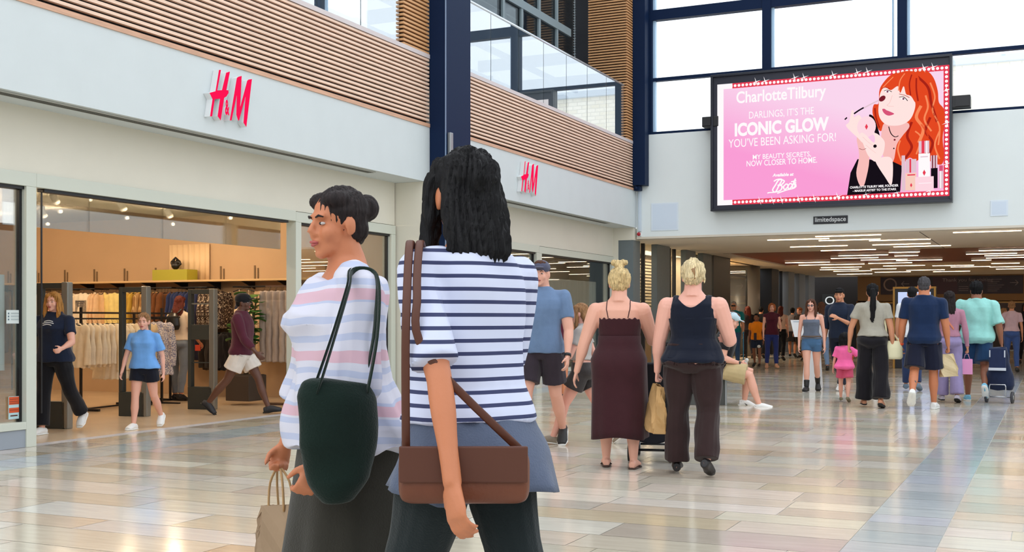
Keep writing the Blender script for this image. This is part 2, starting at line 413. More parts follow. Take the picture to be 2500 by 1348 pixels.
# upper level: slab, blockwork, tall window in front of it
struct(MB().box(-14,XF-.3,-1,YE,4.7,4.98).build('floor_upper',mat('slab_grey',(120,122,124),.7)))
def blocks():
    m=mat('dark_block',(58,60,66),.85); n=m.node_tree; b=n.nodes['Principled BSDF']
    t=n.nodes.new('ShaderNodeTexCoord'); s=n.nodes.new('ShaderNodeSeparateXYZ'); c=n.nodes.new('ShaderNodeCombineXYZ')
    br=n.nodes.new('ShaderNodeTexBrick'); br.inputs['Scale'].default_value=1.0; br.inputs['Brick Width'].default_value=.9; br.inputs['Row Height'].default_value=.42
    br.inputs['Mortar Size'].default_value=.012; br.inputs['Color1'].default_value=srgb((52,55,62)); br.inputs['Color2'].default_value=srgb((66,68,74)); br.inputs['Mortar'].default_value=srgb((96,98,102))
    n.links.new(t.outputs['Object'],s.inputs[0]); n.links.new(s.outputs['Y'],c.inputs['X']); n.links.new(s.outputs['Z'],c.inputs['Y']); n.links.new(c.outputs[0],br.inputs['Vector']); n.links.new(br.outputs['Color'],b.inputs['Base Color'])
    return m
sbox('wall_upper_back',-11.2,-11,-1,YE+.3,4.98,12,blocks())
sbox('wall_upper_side',-11,-9.2,YE,YE+.2,4.98,12,mat('dark_block_plain',(60,62,68),.85,var=.1,vscale=2))
# steel column at the pier
colm=MB(); colm.box(-8.249,-7.985,14.95,15.75,0,13,bev=.006)
struct(colm.build('trim_6',navy))
struct(MB().box(-7.992,-7.978,14.943,14.958,0,13).build('trim_7',mat('edge_highlight',(120,140,170),.3)))  # light caught on the column's bevelled corner, put in as a paler strip
cc=MB().box(-7.984,-7.93,15.0,15.09,2.2,3.92,bev=.012).build('conduit_cover',greym); tag(cc,'silver conduit cover on the dark steel column','conduit cover')
struct(MB().box(-8.25,-7.97,24.02,24.29,4.1,13,bev=.006).build('trim_8',navy))

# glass balustrades
balg=glassm('balustrade_glass',(.88,.94,.96),.72,.28,diffuse=.25,dcol=(190,220,235))
def balustrade(y0,y1,lab):
    e=empty('glass_balustrade',(-8.32,y0,5.06),0,lab,'balustrade')
    n=max(1,round((y1-y0)/1.05)); w=(y1-y0)/n
    for k in range(n):
        MB().box(-.008,.008,k*w+.012,(k+1)*w-.006,-.02,1.12).build('pane',balg,e)
    MB().tube([(0,.0,1.145),(0,y1-y0,1.145)],.022,12,ref=(1,0,0)).build('handrail',mat('rail_steel',(214,222,230),.2,metal=.5),e)
balustrade(1,14.19,'glass balustrade above the timber cladding left of the dark column')
balustrade(16.04,23.63,'glass balustrade above the timber cladding right of the dark column')
# tall glazing set back behind the balustrade
gl=glassm('tall_glass',(.8,.86,.88),.03,.22)
wn=MB(); wn.box(-9.42,-9.40,1,23.6,4.98,11,0)
struct(wn.build('window_5',gl))
gr=MB()
for px in (1228,1273,1316,1359): yy=on_x(px,50,-9.38).y; gr.box(-9.40,-9.36,yy-.045,yy+.045,4.98,11)
zz=on_x(1359,62,-9.38).z; gr.box(-9.40,-9.35,12,23.2,zz-.08,zz+.08); gr.box(-9.40,-9.35,12,23.2,zz+1.6,zz+1.75)
struct(gr.build('trim_18',mat('pale_grid',(128,144,150),.6)))

# front wall with the window band ----------------------------------
bulk=mat('bulkhead_paint',(224,232,233),.5,var=.01,vscale=2)
sbox('wall_front',XF+.001,8,YE,YE+.35,3.0,5.22,bulk)
sbox('trim_10',XF+.001,8,YE-.012,YE+.36,2.955,3.0,mat('edge_cream',(214,206,192),.5))
wf=MB()
for x in (-8.0,-5.42,-2.72,-.02,2.7,5.4,7.9): wf.box(x-.09,x+.09,YE+.02,YE+.26,5.22,13,0,bev=.004)
for z in (7.82,10.3,12.7): wf.box(-8.2,8,YE+.04,YE+.22,z-.11,z+.11,0)
for z in (6.42,): wf.box(-8.2,8,YE+.07,YE+.2,z-.035,z+.035,0)
wf.box(-8.2,8,YE+.05,YE+.22,5.22,5.28,0)
struct(wf.build('window_1',navy))
we=MB()
for x in (-8.0,-5.42,-2.72,-.02,2.7,5.4):
    we.box(x+.091,x+.14,YE+.1,YE+.2,5.28,12.6); we.box(x+2.5,x+2.53,YE+.1,YE+.2,5.28,12.6)
struct(we.build('window_2',mat('pale_blue_frame',(176,208,236),.4)))
struct(MB().box(-8,7.9,YE+.135,YE+.147,5.25,12.9).build('window_3',glassm('clear_glass',(.95,.98,1),.04,.4)))

# atrium: right side, rear, roof beams (out of frame; they shade and reflect)
sbox('wall_right',8,8.3,-8,YE+.3,0,3.6,white)
rw=MB()
for y in range(-8,26,3): rw.box(8,8.3,y-.1,y+.1,3.6,13)
for z in (3.7,6.5,9.5,12.8): rw.box(8.02,8.25,-8,YE,z-.1,z+.1)
struct(rw.build('window_4',navy))
sbox('wall_rear',-9,8.3,-8.3,-8,0,5.0,white)
rb=MB()
for y in range(-6,24,5): rb.box(-11,8.2,y-.15,y+.15,13,13.5)
for x in (-6,-2,2,6): rb.box(x-.08,x+.08,-8,YE,13.05,13.3)
struct(rb.build('trim_11',navy))
# clothes shop shell
tan=mat('shop_wall_tan',(196,166,132),.8,var=.03,vscale=2)
shopc=mat('shop_ceiling',(214,204,186),.8)
sbox('wall_shop_back',-20,XS-.03,YB,YB+.12,0,2.95,tan)
sbox('wall_shop_left',-20.2,-20,4,24.2,0,2.95,tan)
sbox('wall_shop_near',-20,-8.9,3.9,4,0,2.95,tan)
sbox('wall_near_side',-9.0,XS,-1,4.2,0,2.58,cream)
sbox('ceiling_shop',-20,-9.01,4,24.2,2.85,2.95,shopc)
grw=mat('shop_wall_grey',(196,188,170),.8)
sbox('wall_shop_far',-9.9,-9.8,16.9,24.17,0,2.84,grw)
sbox('wall_shop_far_side',-9.8,XS-.03,24.17,24.25,0,2.84,grw)

# tunnel -------------------------------------------------------------
ceilm=mat('mall_ceiling',(226,218,204),.75,var=.01)
TZ=2.95
sbox('ceiling',-8.75,8,YE+.3,30.5,TZ,TZ+.2,ceilm)
brn=mat('brown_timber_ceiling',(132,58,26),.5,var=.12,vscale=2,stretch=(1,8,1))
sbox('ceiling_brown',-7.95,8,30.5,38.6,TZ+.04,TZ+.2,brn)
sbox('ceiling_strip',-8.9,-7.95,30.5,38.6,TZ,TZ+.2,ceilm)
sbox('ceiling_far',-9.2,8,38.6,49.3,TZ,TZ+.2,mat('ceiling_far_paint',(226,206,176),.7))
struct(MB().box(-7.95,8,30.5,30.53,TZ-.002,TZ+.05).box(-2.42,-2.405,YE+.3,30.5,TZ-.004,TZ+.002).build('trim_12',mat('joint_dark',(60,52,46),.8)))
sbox('wall_tunnel_right',8,8.2,YE,50,0,3.1,cream)
backm=mat('back_wall_tan',(150,118,84),.7,var=.03,vscale=1)
sbox('wall_back',-7.2,8,49,49.3,1.9,3.1,backm)
sbox('wall_back_low',-6.6,8,50.2,50.4,0,2,mat('dark_shop',(46,30,26),.6))
sbox('wall_back_low_left',-7.25,-6.6,49,49.3,0,1.95,backm)
sbox('wall_back_left',-12,-7.2,50.3,50.5,0,3.1,mat('dark_wall',(30,26,26),.8))
struct(MB().box(-6.7,8,49,49.25,1.84,1.93).build('trim_13',mat('gold_strip',(196,160,100),.4)))
# grey pillars and mullioned shop glazing on the left of the tunnel
pil=mat('pillar_grey',(104,114,118),.5,var=.03); pild=mat('pillar_dark',(58,58,58),.5)
pb=MB()
for a,b in ((26.08,27.1),(28.45,29.35),(30.0,30.9)):
    pb.box(-8.5,-8.36,a,b,0,TZ-.002,0,bev=.01)
struct(pb.build('wall_tunnel_pillars',pil))
pb=MB().box(-8.85,-8.36,31.1,32.9,0,TZ-.002,bev=.01).build('wall_tunnel_pier',pild); struct(pb)
ml=MB()
for a in (24.78,25.2,25.62,27.25,27.65,28.05,29.5,29.8): ml.box(-8.6,-8.52,a,a+.07,0,TZ)
struct(ml.build('trim_14',black))
struct(MB().box(-8.57,-8.56,24.6,31.1,0.02,TZ).build('window_6',glassm('shop_glass',(.93,.95,.95),.05,.5)))
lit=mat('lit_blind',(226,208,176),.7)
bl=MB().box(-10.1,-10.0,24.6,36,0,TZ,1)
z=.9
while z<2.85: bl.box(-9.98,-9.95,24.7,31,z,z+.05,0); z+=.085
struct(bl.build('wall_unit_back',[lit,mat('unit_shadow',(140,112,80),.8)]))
sbox('wall_unit_side',-10.0,-8.86,31.2,31.3,0,TZ,lit)
sbox('ceiling_unit',-11,-8.75,24.5,38.6,TZ,TZ+.15,ceilm)
sbox('wall_unit_corner',-9.0,-8.75,32.9,33.3,0,TZ,lit)
# glass door screens in the gap
ds=MB().box(-8.72,-8.68,33.8,33.86,0,2.8).box(-8.72,-8.68,36.2,36.3,0,2.8).box(-8.71,-8.69,33.8,36.2,2.5,2.56)
struct(ds.build('trim_15',black))
struct(MB().box(-8.705,-8.695,33.86,36.2,0.02,2.8).build('window_7',MATS['shop_glass']))
sh=MB()
for k,zz in enumerate((.6,1.0,1.4,1.8,2.2)): sh.box(-9.9,-9.6,33.5,36.6,zz,zz+.04)
struct(sh.build('trim_16',mat('shelf_gold',(190,160,100),.5)))
struct(MB().lathe([(.62,0),(.62,TZ-.002)],40,c=(-9.35,38.2,0)).build('wall_round_column',mat('column_dark',(112,110,108),.35)))
pb=MB().box(-9.3,-8.75,40.1,41.2,0,TZ-.002,bev=.01); struct(pb.build('wall_tunnel_dark_pier',mat('pier_dark',(40,42,46),.5)))
pb=MB()
for a,b in ((42.9,44.0),(44.9,46.1),(46.8,48.1)): pb.box(-9.3,-8.75,a,b,0,TZ-.002,bev=.01)
struct(pb.build('wall_tunnel_pillars',mat('pillar_pale',(126,132,138),.5)))
ml=MB()
for a in (41.5,41.9,42.5,44.2,44.6,46.3): ml.box(-9.0,-8.9,a,a+.08,0,TZ)
struct(ml.build('trim_17',black))
sbox('wall_far_unit',-11,-10.8,36,50.3,0,3.1,mat('unit_dim',(96,84,70),.8))

# outdoors, seen overexposed through the windows
def brickm(name,c1,c2,mo):
    m=mat(name,c1,.9); n=m.node_tree; b=n.nodes['Principled BSDF']
    t=n.nodes.new('ShaderNodeTexCoord'); s=n.nodes.new('ShaderNodeSeparateXYZ'); c=n.nodes.new('ShaderNodeCombineXYZ')
    br=n.nodes.new('ShaderNodeTexBrick'); br.inputs['Scale'].default_value=1.0; br.inputs['Brick Width'].default_value=.5; br.inputs['Row Height'].default_value=.2
    br.inputs['Mortar Size'].default_value=.02; br.inputs['Color1'].default_value=srgb(c1); br.inputs['Color2'].default_value=srgb(c2); br.inputs['Mortar'].default_value=srgb(mo)
    n.links.new(t.outputs['Object'],s.inputs[0]); n.links.new(s.outputs['X'],c.inputs['X']); n.links.new(s.outputs['Z'],c.inputs['Y']); n.links.new(c.outputs[0],br.inputs['Vector']); n.links.new(br.outputs['Color'],b.inputs['Base Color'])
    return m
bd=empty('outside_building',(0,54,3.4),0,'pale brick building outside, seen through the high windows','building')
MB().box(-14,26,3,12,0,9.4).build('wall',brickm('pale_brick',(236,228,208),(246,240,226),(222,216,204)),bd)
MB().box(-14.3,26.3,2.7,12.2,9.4,9.7).build('coping',mat('coping_grey',(196,206,216),.6),bd)
MB().box(3,22,8,14,9.7,18).build('upper_wall',mat('pale_panel',(238,240,242),.7),bd)
MB().box(3.5,26,2.9,3.0,4.6,5.8).build('louvre_band',mat('louvre_blue',(176,196,214),.6,var=.2,vscale=6),bd)
# ================================================================ shopfront frames and glass
def shopframe(y0,y1,lab,glass=True,post0=True,post1=True,door=False,h=2.58):
    e=empty('shop_window',(XS,y0,0),0,lab,'shop window'); L=y1-y0
    if post0: MB().box(-.12,.03,0,.12,0,h-.13,bev=.006).build('post',framec,e)
    if post1: MB().box(-.12,.03,L-.12,L,0,h-.13,bev=.006).build('post',framec,e)
    MB().box(-.12,.03,0,L,h-.13,h,bev=.006).build('head_rail',framec,e)
    MB().box(-.09,.0,.12,L-.12,h-.16,h-.13).box(-.05,-.04,.12,.135,.3,h-.15).build('track',black,e)
    if glass:
        MB().box(-.12,.03,.12,L-.12,.17,.24,bev=.004).build('bottom_rail',framec,e)
        MB().box(-.1,.015,.1,L-.1,.002,.168).build('plinth',mat('plinth_grey',(150,158,168),.4),e)
        MB().box(-.055,-.045,.12,L-.12,.24,h-.14).build('pane',glassm('window_glass',(.96,.98,.97),.03,.55),e)
        MB().box(-.07,-.03,L-.15,L-.12,.24,h-.14).build('gasket',black,e)
    return e
shopframe(4.2,8.13,'pale framed shop window at the left edge with stickers on the glass')
shopframe(8.13,12.30,'wide open doorway frame of the clothes shop',glass=False,post0=False,post1=False)
shopframe(12.30,14.78,'pale framed shop window between the open doorway and the pier',h=2.57)
shopframe(16.95,20.05,'shop window behind the two walkers, left of the curtained one',h=2.58)
shopframe(20.05,24.16,'shop window with cream curtains beside the far pier',h=2.57)
# stickers
def plate(name,m,X,p0,p1,lab,cat,extra=None,thick=.004):
    a=on_x(*p0,X); b=on_x(*p1,X); e=MB().box(X-thick,X,a.y,b.y,b.z,a.z).build(name,m); tag(e,lab,cat); return e,a,b
e,a,b=plate('notice_sticker',mat('notice_white',(206,214,212),.4),XS-.035,(16,757),(49,790),'white notice sticker with small pictograms on the left window','sticker')
mb=MB()
for r in range(3):
    z=a.z-.02-r*.028-(0.012); mb.box(XS-.0345,XS-.034,a.y+.015,a.y+.03,z-.008,z+.008)
    for q in range(2): mb.box(XS-.0345,XS-.034,a.y+.05,b.y-.012,z+.004-q*.009,z+.0065-q*.009)
mb.build('pictograms',mat('notice_ink',(90,110,120),.5),e)
e,a,b=plate('warning_sticker',mat('sticker_blue',(178,208,212),.4),XS-.035,(21,969),(47,1022),'orange and white warning sticker low on the left window','sticker')
h=a.z-b.z; mb=MB().box(XS-.0345,XS-.034,a.y+.004,b.y-.004,a.z-.36*h,a.z-.02*h).box(XS-.0345,XS-.034,a.y+.004,b.y-.004,a.z-.72*h,a.z-.5*h).build('orange_field',mat('sticker_orange',(206,78,30),.5),e)
mb=MB()
for q in (.12,.22,.3,.6): mb.box(XS-.0338,XS-.0335,a.y+.012,b.y-.012,a.z-q*h-.003,a.z-q*h+.001)
mb.box(XS-.0345,XS-.034,a.y+.02,b.y-.02,a.z-.88*h,a.z-.82*h)
mb.build('print',mat('sticker_print',(90,50,40),.5),e)
po=MB().box(XS-.2,XS-.19,6.3,on_x(9,700,XS-.2).y,.72,1.62).build('window_poster',mat('poster_pale',(214,228,230),.5)); tag(po,'pale blank poster standing behind the left window','poster')
# glass smoke baffle behind the opening
e=empty('smoke_baffle',(-9.3,8.2,2.13),0,'hanging glass smoke baffle just inside the shop opening','glass panel')
for k in range(4): MB().box(-.006,.006,.05+k*1.13,.05+k*1.13+1.125,0,.69).build('pane',glassm('baffle_glass',(.9,.92,.9),.12,.6),e)
MB().box(-.012,.012,.05,4.6,.69,.72).build('rail',greym,e)
# curtains behind the far windows
def curtain(y0,y1,ztop,x,lab,m):
    vs=[];fs=[];n=int((y1-y0)/.02)
    for i in range(n+1):
        y=y0+(y1-y0)*i/n; dx=.035*math.sin(i*.75)+.02*math.sin(i*.31+1)
        for z in (.03,ztop): vs.append((x+dx,y,z))
    for i in range(n): fs.append((2*i,2*i+2,2*i+3,2*i+1))
    o=MB().add(vs,fs,0,True).flat('curtain',m); o.modifiers.new('s','SOLIDIFY').thickness=.006
    tag(o,lab,'curtain'); return o
cur=mat('curtain_cream',(206,200,184),.9)
curtain(17.2,19.8,2.0,-9.1,'cream curtain behind the shop window left of the post',cur)
curtain(20.3,24.0,2.02,-9.1,'cream pleated curtain behind the window beside the far pier',cur)

# ================================================================ illuminated letters
ZS=7.4875
def zp(x,y): return (480+x/ZS,150+y/ZS)
Hp=[(408,155),(447,155),(378,530),(463,525),(540,205),(610,185),(546,525),(582,527),(584,578),(547,640),(505,665),(440,1078),(383,1000),(428,680),(332,690),(285,1005),(245,1005),(290,690),(235,575),(345,545)]
Mp=[(605,1078),(735,302),(765,280),(825,265),(797,830),(925,352),(950,332),(1012,322),(910,1200),(856,1120),(893,640),(778,1078),(757,1080),(725,970),(733,620),(640,1078)]
signred=emitm('sign_red',(255,22,84),1.0); signside=mat('sign_side',(222,224,226),.4)
def hmsign(dy,lab):
    e=empty('shop_sign',(-8.17,10.4+dy,3.65),0,lab,'sign')
    def fn(a,b,d):
        p=on_x(a,b,-8.17); return (d,p.y-10.4,p.z-3.65)
    for P in (Hp,Mp):
        MB().prism([zp(*q) for q in P],fn,0,-.078,0,1).build('letter',[signside,signred],e)
    vs,fs,(x0,x1,y0,y1)=text_mesh('&',bold=.03)
    p0=on_x(*zp(500,975),-8.17); p1=on_x(*zp(580,715),-8.17)
    mb=MB()
    for d,mi in ((0,1),): mb.add([(d,p0.y-10.4+(v.x-x0)/(x1-x0)*(p1.y-p0.y),p0.z-3.65+(v.y-y0)/(y1-y0)*(p1.z-p0.z)) for v in vs],fs,mi)
    o=mb.flat('ampersand',[signside,signred],e); md=o.modifiers.new('s','SOLIDIFY'); md.thickness=.03; md.offset=0; md.material_offset_rim=-1
    return e
hmsign(0,'large red H&M letters on the white fascia above the shop opening')
hmsign(8.05,'smaller looking red H&M letters right of the dark column')

# ================================================================ advertising screen
SY=24.05
e=empty('advertising_screen',(-4.15,SY,4.9),0,'large black framed screen showing a pink cosmetics advert','screen')
def sc(px,py,d=0.0):
    p=on_y(px,py,SY); return (p.x+4.15,-d,p.z-4.9)
MB().box(-2.37,2.39,.0,.2,-1.43,1.43,bev=.01).build('housing',mat('screen_black',(14,15,20),.35),e)
fr=MB(); 
for (x0,x1,z0,z1) in ((-2.37,2.39,1.38,1.43),(-2.37,2.39,-1.43,-1.38),(-2.37,-2.32,-1.38,1.38),(2.34,2.39,-1.38,1.38)): fr.box(x0,x1,-.06,.0,z0,z1,bev=.006)
fr.build('frame',mat('screen_frame',(26,30,42),.3),e)
MB().box(-2.32,2.34,-.004,.0,-1.38,1.38).build('bezel',mat('screen_bezel',(34,36,52),.4),e)
def pinkm():
    m=bpy.data.materials.new('advert_pink'); m.use_nodes=True; n=m.node_tree; n.nodes.clear()
    o=n.nodes.new('ShaderNodeOutputMaterial'); em=n.nodes.new('ShaderNodeEmission'); t=n.nodes.new('ShaderNodeTexCoord')
    g=n.nodes.new('ShaderNodeTexGradient'); mp=n.nodes.new('ShaderNodeMapping'); mp.inputs['Scale'].default_value=(.2,1,1); mp.inputs['Rotation'].default_value=(0,.5,0); mp.inputs['Location'].default_value=(.52,0,0)
    c=n.nodes.new('ShaderNodeValToRGB'); c.color_ramp.elements[0].color=srgb((250,158,214)); c.color_ramp.elements[1].color=srgb((250,214,238)); c.color_ramp.elements[0].position=.1; c.color_ramp.elements[1].position=.85
    n.links.new(t.outputs['Object'],mp.inputs[0]); n.links.new(mp.outputs[0],g.inputs[0]); n.links.new(g.outputs['Fac'],c.inputs[0]); n.links.new(c.outputs[0],em.inputs['Color']); n.links.new(em.outputs[0],o.inputs[0]); return m
c4=[sc(1751,208),sc(2318,157),sc(2318,473),sc(1752,507)]
X0=(c4[0][0]+c4[3][0])/2; X1=c4[1][0]; Z1=(c4[0][2]+c4[1][2])/2; Z0=(c4[2][2]+c4[3][2])/2
def rect(mb,x0,x1,z0,z1,d,mi=0): return mb.add([(x0,-d,z0),(x1,-d,z0),(x1,-d,z1),(x0,-d,z1)],[(0,1,2,3)],mi)
D=.006
rect(MB(),X0,X1,Z0,Z1,D).flat('picture_ground',pinkm(),e)
ad=dict(white=emitm('ad_white',(255,250,252)),red=emitm('ad_red',(232,62,84)),dred=emitm('ad_dark_red',(120,30,44)),black=emitm('ad_black',(22,16,24)),skin=emitm('ad_skin',(255,228,224)),
  skin2=emitm('ad_skin_shade',(248,190,186)),hair=emitm('ad_hair',(228,72,34)),hair2=emitm('ad_hair_dark',(168,36,24)),hair3=emitm('ad_hair_light',(250,140,92)),lip=emitm('ad_lip',(216,84,120)),
  eye=emitm('ad_eye',(120,60,90)),silver=emitm('ad_silver',(226,196,208)),pinkl=emitm('ad_pink_light',(254,216,226)),gold=emitm('ad_gold',(248,206,190)))
AM=list(ad.values()); AI={k:i for i,k in enumerate(ad)}
# marquee border
bw=(Z1-Z0)*.042; mb=MB()
rect(mb,X0,X1,Z1-bw,Z1,D+.001,AI['red']); rect(mb,X0,X1,Z0,Z0+bw,D+.001,AI['red']); rect(mb,X1-bw,X1,Z0+bw,Z1-bw,D+.001,AI['red']); rect(mb,X0,X0+bw*1.25,Z0+bw,Z1-bw,D+.001,AI['white'])
rect(mb,X0,X0+(X1-X0)*.07,Z1-bw,Z1,D+.0015,AI['white']); rect(mb,X0,X0+(X1-X0)*.07,Z0,Z0+bw,D+.0015,AI['white'])
def disc(mb,x,z,r,d,mi,n=10,ry=None,rot=0):
    ry=ry or r; ca,sa=math.cos(rot),math.sin(rot); vs=[(x,-d,z)]
    for k in range(n):
        a=2*PI*k/n; u,v=r*math.cos(a),ry*math.sin(a); vs.append((x+u*ca-v*sa,-d,z+u*sa+v*ca))
    mb.add(vs,[(0,1+k,1+(k+1)%n) for k in range(n)],mi)
n=56
for k in range(n):
    x=X0+bw/2+(X1-X0-bw)*k/(n-1)
    for z in (Z0+bw/2,Z1-bw/2): disc(mb,x,z,bw*.28,D+.002,AI['white'])
for k in range(29):
    z=Z0+bw/2+(Z1-Z0-bw)*k/28; disc(mb,X1-bw/2,z,bw*.28,D+.002,AI['white'])
def star(x,z,r):
    vs=[]; 
    for k in range(8):
        a=2*PI*k/8+.3; q=r if k%2==0 else r*.13; vs.append((x+q*math.cos(a),-(D+.003),z+q*math.sin(a)))
    mb.add([(x,-(D+.003),z)]+vs,[(0,1+k,1+(k+1)%8) for k in range(8)],AI['white'])
for px,py in ((1846,200),(1868,198),(1940,190),(1963,189),(2034,183),(2093,177),(2118,175),(2255,166),(2278,164),(1855,490),(1886,489),(1908,488),(1950,486),(1988,484),(2045,480),(2115,474),(2190,470),(2270,466),(2312,220),(2312,300),(2312,400)):
    q=sc(px,py); star(q[0],q[2],.1)
mb.flat('marquee_border',AM,e)
# wording
def adtext(s,px0,py0,px1,py1,mi='white',d=.004,name='lettering',**k):
    """px0,py0 left baseline ; px1,py1 right top"""
    a=sc(px0,py0); b=sc(px1,py1); mb=MB()
    put_text(mb,s,a[0],b[0],a[2],b[2],lambda u,v:(u,-(D+d),v),AI[mi],**k)
    return mb.flat(name,AM,e)
# (rows: bottom-left pixel, top-right pixel, corrected for the screen's slant through sc)
def row(s,xl,xr,yl_top,yl_bot,mi='white',**k):
    a=sc(xl,yl_bot); t=sc(xl,yl_top); b=sc(xr,yl_bot); mb=MB()
    put_text(mb,s,a[0],b[0],a[2],t[2],lambda u,v:(u,-(D+.004),v),AI[mi],**k); return mb.flat('lettering',AM,e)
row('CharlotteTilbury',1798,2017,224,262,bold=.02)
row('DARLINGS, IT\u2019S THE',1829,1987,273,293)
row('ICONIC GLOW',1794,2024,301,334,bold=.045)
row('YOU\u2019VE BEEN ASKING FOR!',1779,2041,341,361)
row('MY BEAUTY SECRETS,',1838,1980,378,392,bold=.01)
row('NOW CLOSER TO HOME.',1823,1995,393,407,bold=.01)
row('Available at',1886,1938,424,432,bold=.04,shear=.2)
# script wordmark drawn as strokes
def stroke(mb,pts,w,d,mi,conv):
    P=[Vector(conv(*p)) for p in smooth_poly(pts,False,6)]
    L=[];Rr=[]
    for i,p in enumerate(P):
        t=(P[min(i+1,len(P)-1)]-P[max(i-1,0)]); t.normalize(); nn=Vector((-t.z,0,t.x)); ww=w*(.75+.25*abs(t.z))
        L.append(p+nn*ww/2); Rr.append(p-nn*ww/2)
    vs=[(v.x,-d,v.z) for v in L+Rr]; m=len(P)
    mb.add(vs,[(i,i+1,m+i+1,m+i) for i in range(m-1)],mi)
z5=lambda x,y: sc(1740+x/3.547,140+y/3.547)
mb=MB()
for pts in ([(530,1075),(560,1058),(600,1060),(575,1110),(545,1165),(520,1150),(545,1105),(575,1062),(620,1070),(600,1100),(565,1108),(600,1115),(590,1150),(545,1168),(490,1172),(475,1178)],
            [(640,1095),(615,1120),(625,1145),(655,1115),(640,1095)],[(675,1090),(652,1115),(662,1140),(690,1110),(675,1090)],[(718,1050),(690,1120),(705,1128),(722,1095)],[(680,1078),(725,1068)],[(722,1080),(708,1100),(722,1115),(700,1135),(640,1150),(560,1178)]):
    stroke(mb,pts,.03,D+.004,AI['white'],z5)
mb.flat('wordmark',AM,e)
# portrait; z6 = coordinates inside the right part of the picture
z6=lambda x,y: sc(2040+x/3.547,140+y/3.547)
def shape(name,pts,mi,d,smooth=True):
    P=smooth_poly(pts,True,4) if smooth else pts
    q=[z6(*p) for p in P]; m=MB().prism([(v[0],v[2]) for v in q],lambda a,b,dd:(a,-dd,b),D+d,None,AI[mi]); return m.flat(name,AM,e)
shape('portrait_hair',[(378,300),(400,240),(470,160),(560,122),(690,108),(790,118),(850,180),(885,290),(895,390),(938,450),(945,560),(928,700),(940,850),(915,930),(820,900),(760,850),(700,900),(640,870),(570,935),(520,930),(475,880),(465,800),(505,700),(440,610),(385,640),(345,560),(320,480),(332,410),(372,400)],'hair',.002)
mb=MB()
for pts,w,c in (([(700,160),(800,260),(830,400),(880,560)],.05,'hair2'),([(820,220),(860,340),(840,460),(900,600),(890,760)],.03,'hair3'),([(740,420),(700,520),(760,620),(720,740)],.06,'hair3'),([(660,560),(620,680),(660,780),(600,880)],.05,'hair2'),([(820,520),(780,640),(840,740),(800,860)],.05,'hair2'),([(560,720),(540,800),(570,900)],.03,'hair3'),([(340,440),(350,520),(380,610)],.03,'hair2'),([(900,640),(860,760),(900,880)],.03,'hair3'),([(740,580),(800,680),(760,800)],.035,'hair'),([(690,640),(740,700),(700,840)],.03,'hair3'),([(780,330),(800,430),(770,540),(830,640)],.035,'hair3')):
    stroke(mb,pts,w,D+.0024,AI[c],z6)
mb.flat('portrait_hair_locks',AM,e)
shape('portrait_neck',[(430,560),(600,560),(640,600),(580,680),(530,760),(500,900),(430,905),(395,720)],'skin2',.0028)
shape('portrait_dress',[(100,1195),(130,1000),(190,882),(300,885),(400,905),(500,905),(575,940),(560,1168)],'black',.003,False)
shape('portrait_face',[(375,400),(388,310),(430,255),(540,230),(650,300),(690,390),(680,470),(640,545),(560,588),(455,588),(395,545),(372,480)],'skin',.0032)
shape('portrait_fringe',[(378,330),(392,270),(450,190),(520,145),(640,118),(715,160),(735,300),(700,395),(660,345),(640,330),(610,318),(590,250),(560,310),(540,250),(480,285),(440,262),(420,262),(395,285)],'hair',.0036)
mb=MB()
for pts,w,c in (([(600,140),(560,200),(545,290)],.02,'hair3'),([(660,150),(640,230),(650,330)],.025,'hair2'),([(500,170),(440,230),(410,262)],.02,'hair3'),([(700,180),(700,280),(715,380)],.03,'hair2')): stroke(mb,pts,w,D+.0038,AI[c],z6)
stroke(mb,[(400,272),(430,262),(470,272)],.012,D+.0038,AI['hair2'],z6); stroke(mb,[(550,318),(600,330),(640,350)],.012,D+.0038,AI['hair2'],z6)
q=z6(450,298); disc(mb,q[0],q[2],.05,D+.0039,AI['white'],14,.022,-.2); disc(mb,q[0],q[2],.02,D+.0041,AI['eye'],12)
stroke(mb,[(420,292),(450,284),(488,300)],.013,D+.0042,AI['black'],z6)
q=z6(588,360); disc(mb,q[0],q[2],.055,D+.0039,AI['white'],14,.022,-.3); disc(mb,q[0],q[2],.02,D+.0041,AI['eye'],12)
stroke(mb,[(550,345),(590,344),(625,378)],.014,D+.0042,AI['black'],z6)
stroke(mb,[(492,330),(468,395),(445,415),(470,425),(505,425)],.008,D+.0039,AI['skin2'],z6)
mb.flat('portrait_features',AM,e)
shape('portrait_lips',[(405,450),(425,447),(440,458),(470,470),(508,490),(470,505),(440,500),(415,478)],'lip',.004)
shape('portrait_forearm',[(185,690),(270,700),(292,890),(262,1060),(238,1118),(205,1100),(180,1000),(205,850)],'skin2',.0042)
shape('portrait_forearm',[(385,870),(470,865),(497,930),(485,1105),(430,1040),(345,900)],'skin',.0042)
shape('portrait_hand',[(130,640),(90,590),(118,560),(140,460),(158,470),(160,520),(200,500),(235,540),(285,640),(245,740),(195,700)],'skin',.0046)
shape('compact_case',[(290,515),(320,505),(350,560),(385,690),(360,700)],'black',.0044)
mb=MB(); q=z6(268,602); disc(mb,q[0],q[2],.18,D+.0048,AI['pinkl'],24,.21); disc(mb,q[0],q[2],.03,D+.005,AI['red'],4,.06)
mb.flat('compact',AM,e)
shape('portrait_hand',[(213,668),(250,662),(330,740),(340,690),(320,660),(360,662),(420,720),(425,780),(405,850),(350,905),(290,862),(255,790)],'skin',.0052)
mb=MB(); stroke(mb,[(235,690),(290,740),(340,770)],.006,D+.0056,AI['skin2'],z6); stroke(mb,[(262,760),(310,800),(350,830)],.006,D+.0056,AI['skin2'],z6); q=z6(342,770); disc(mb,q[0],q[2],.035,D+.0058,AI['black'],8)
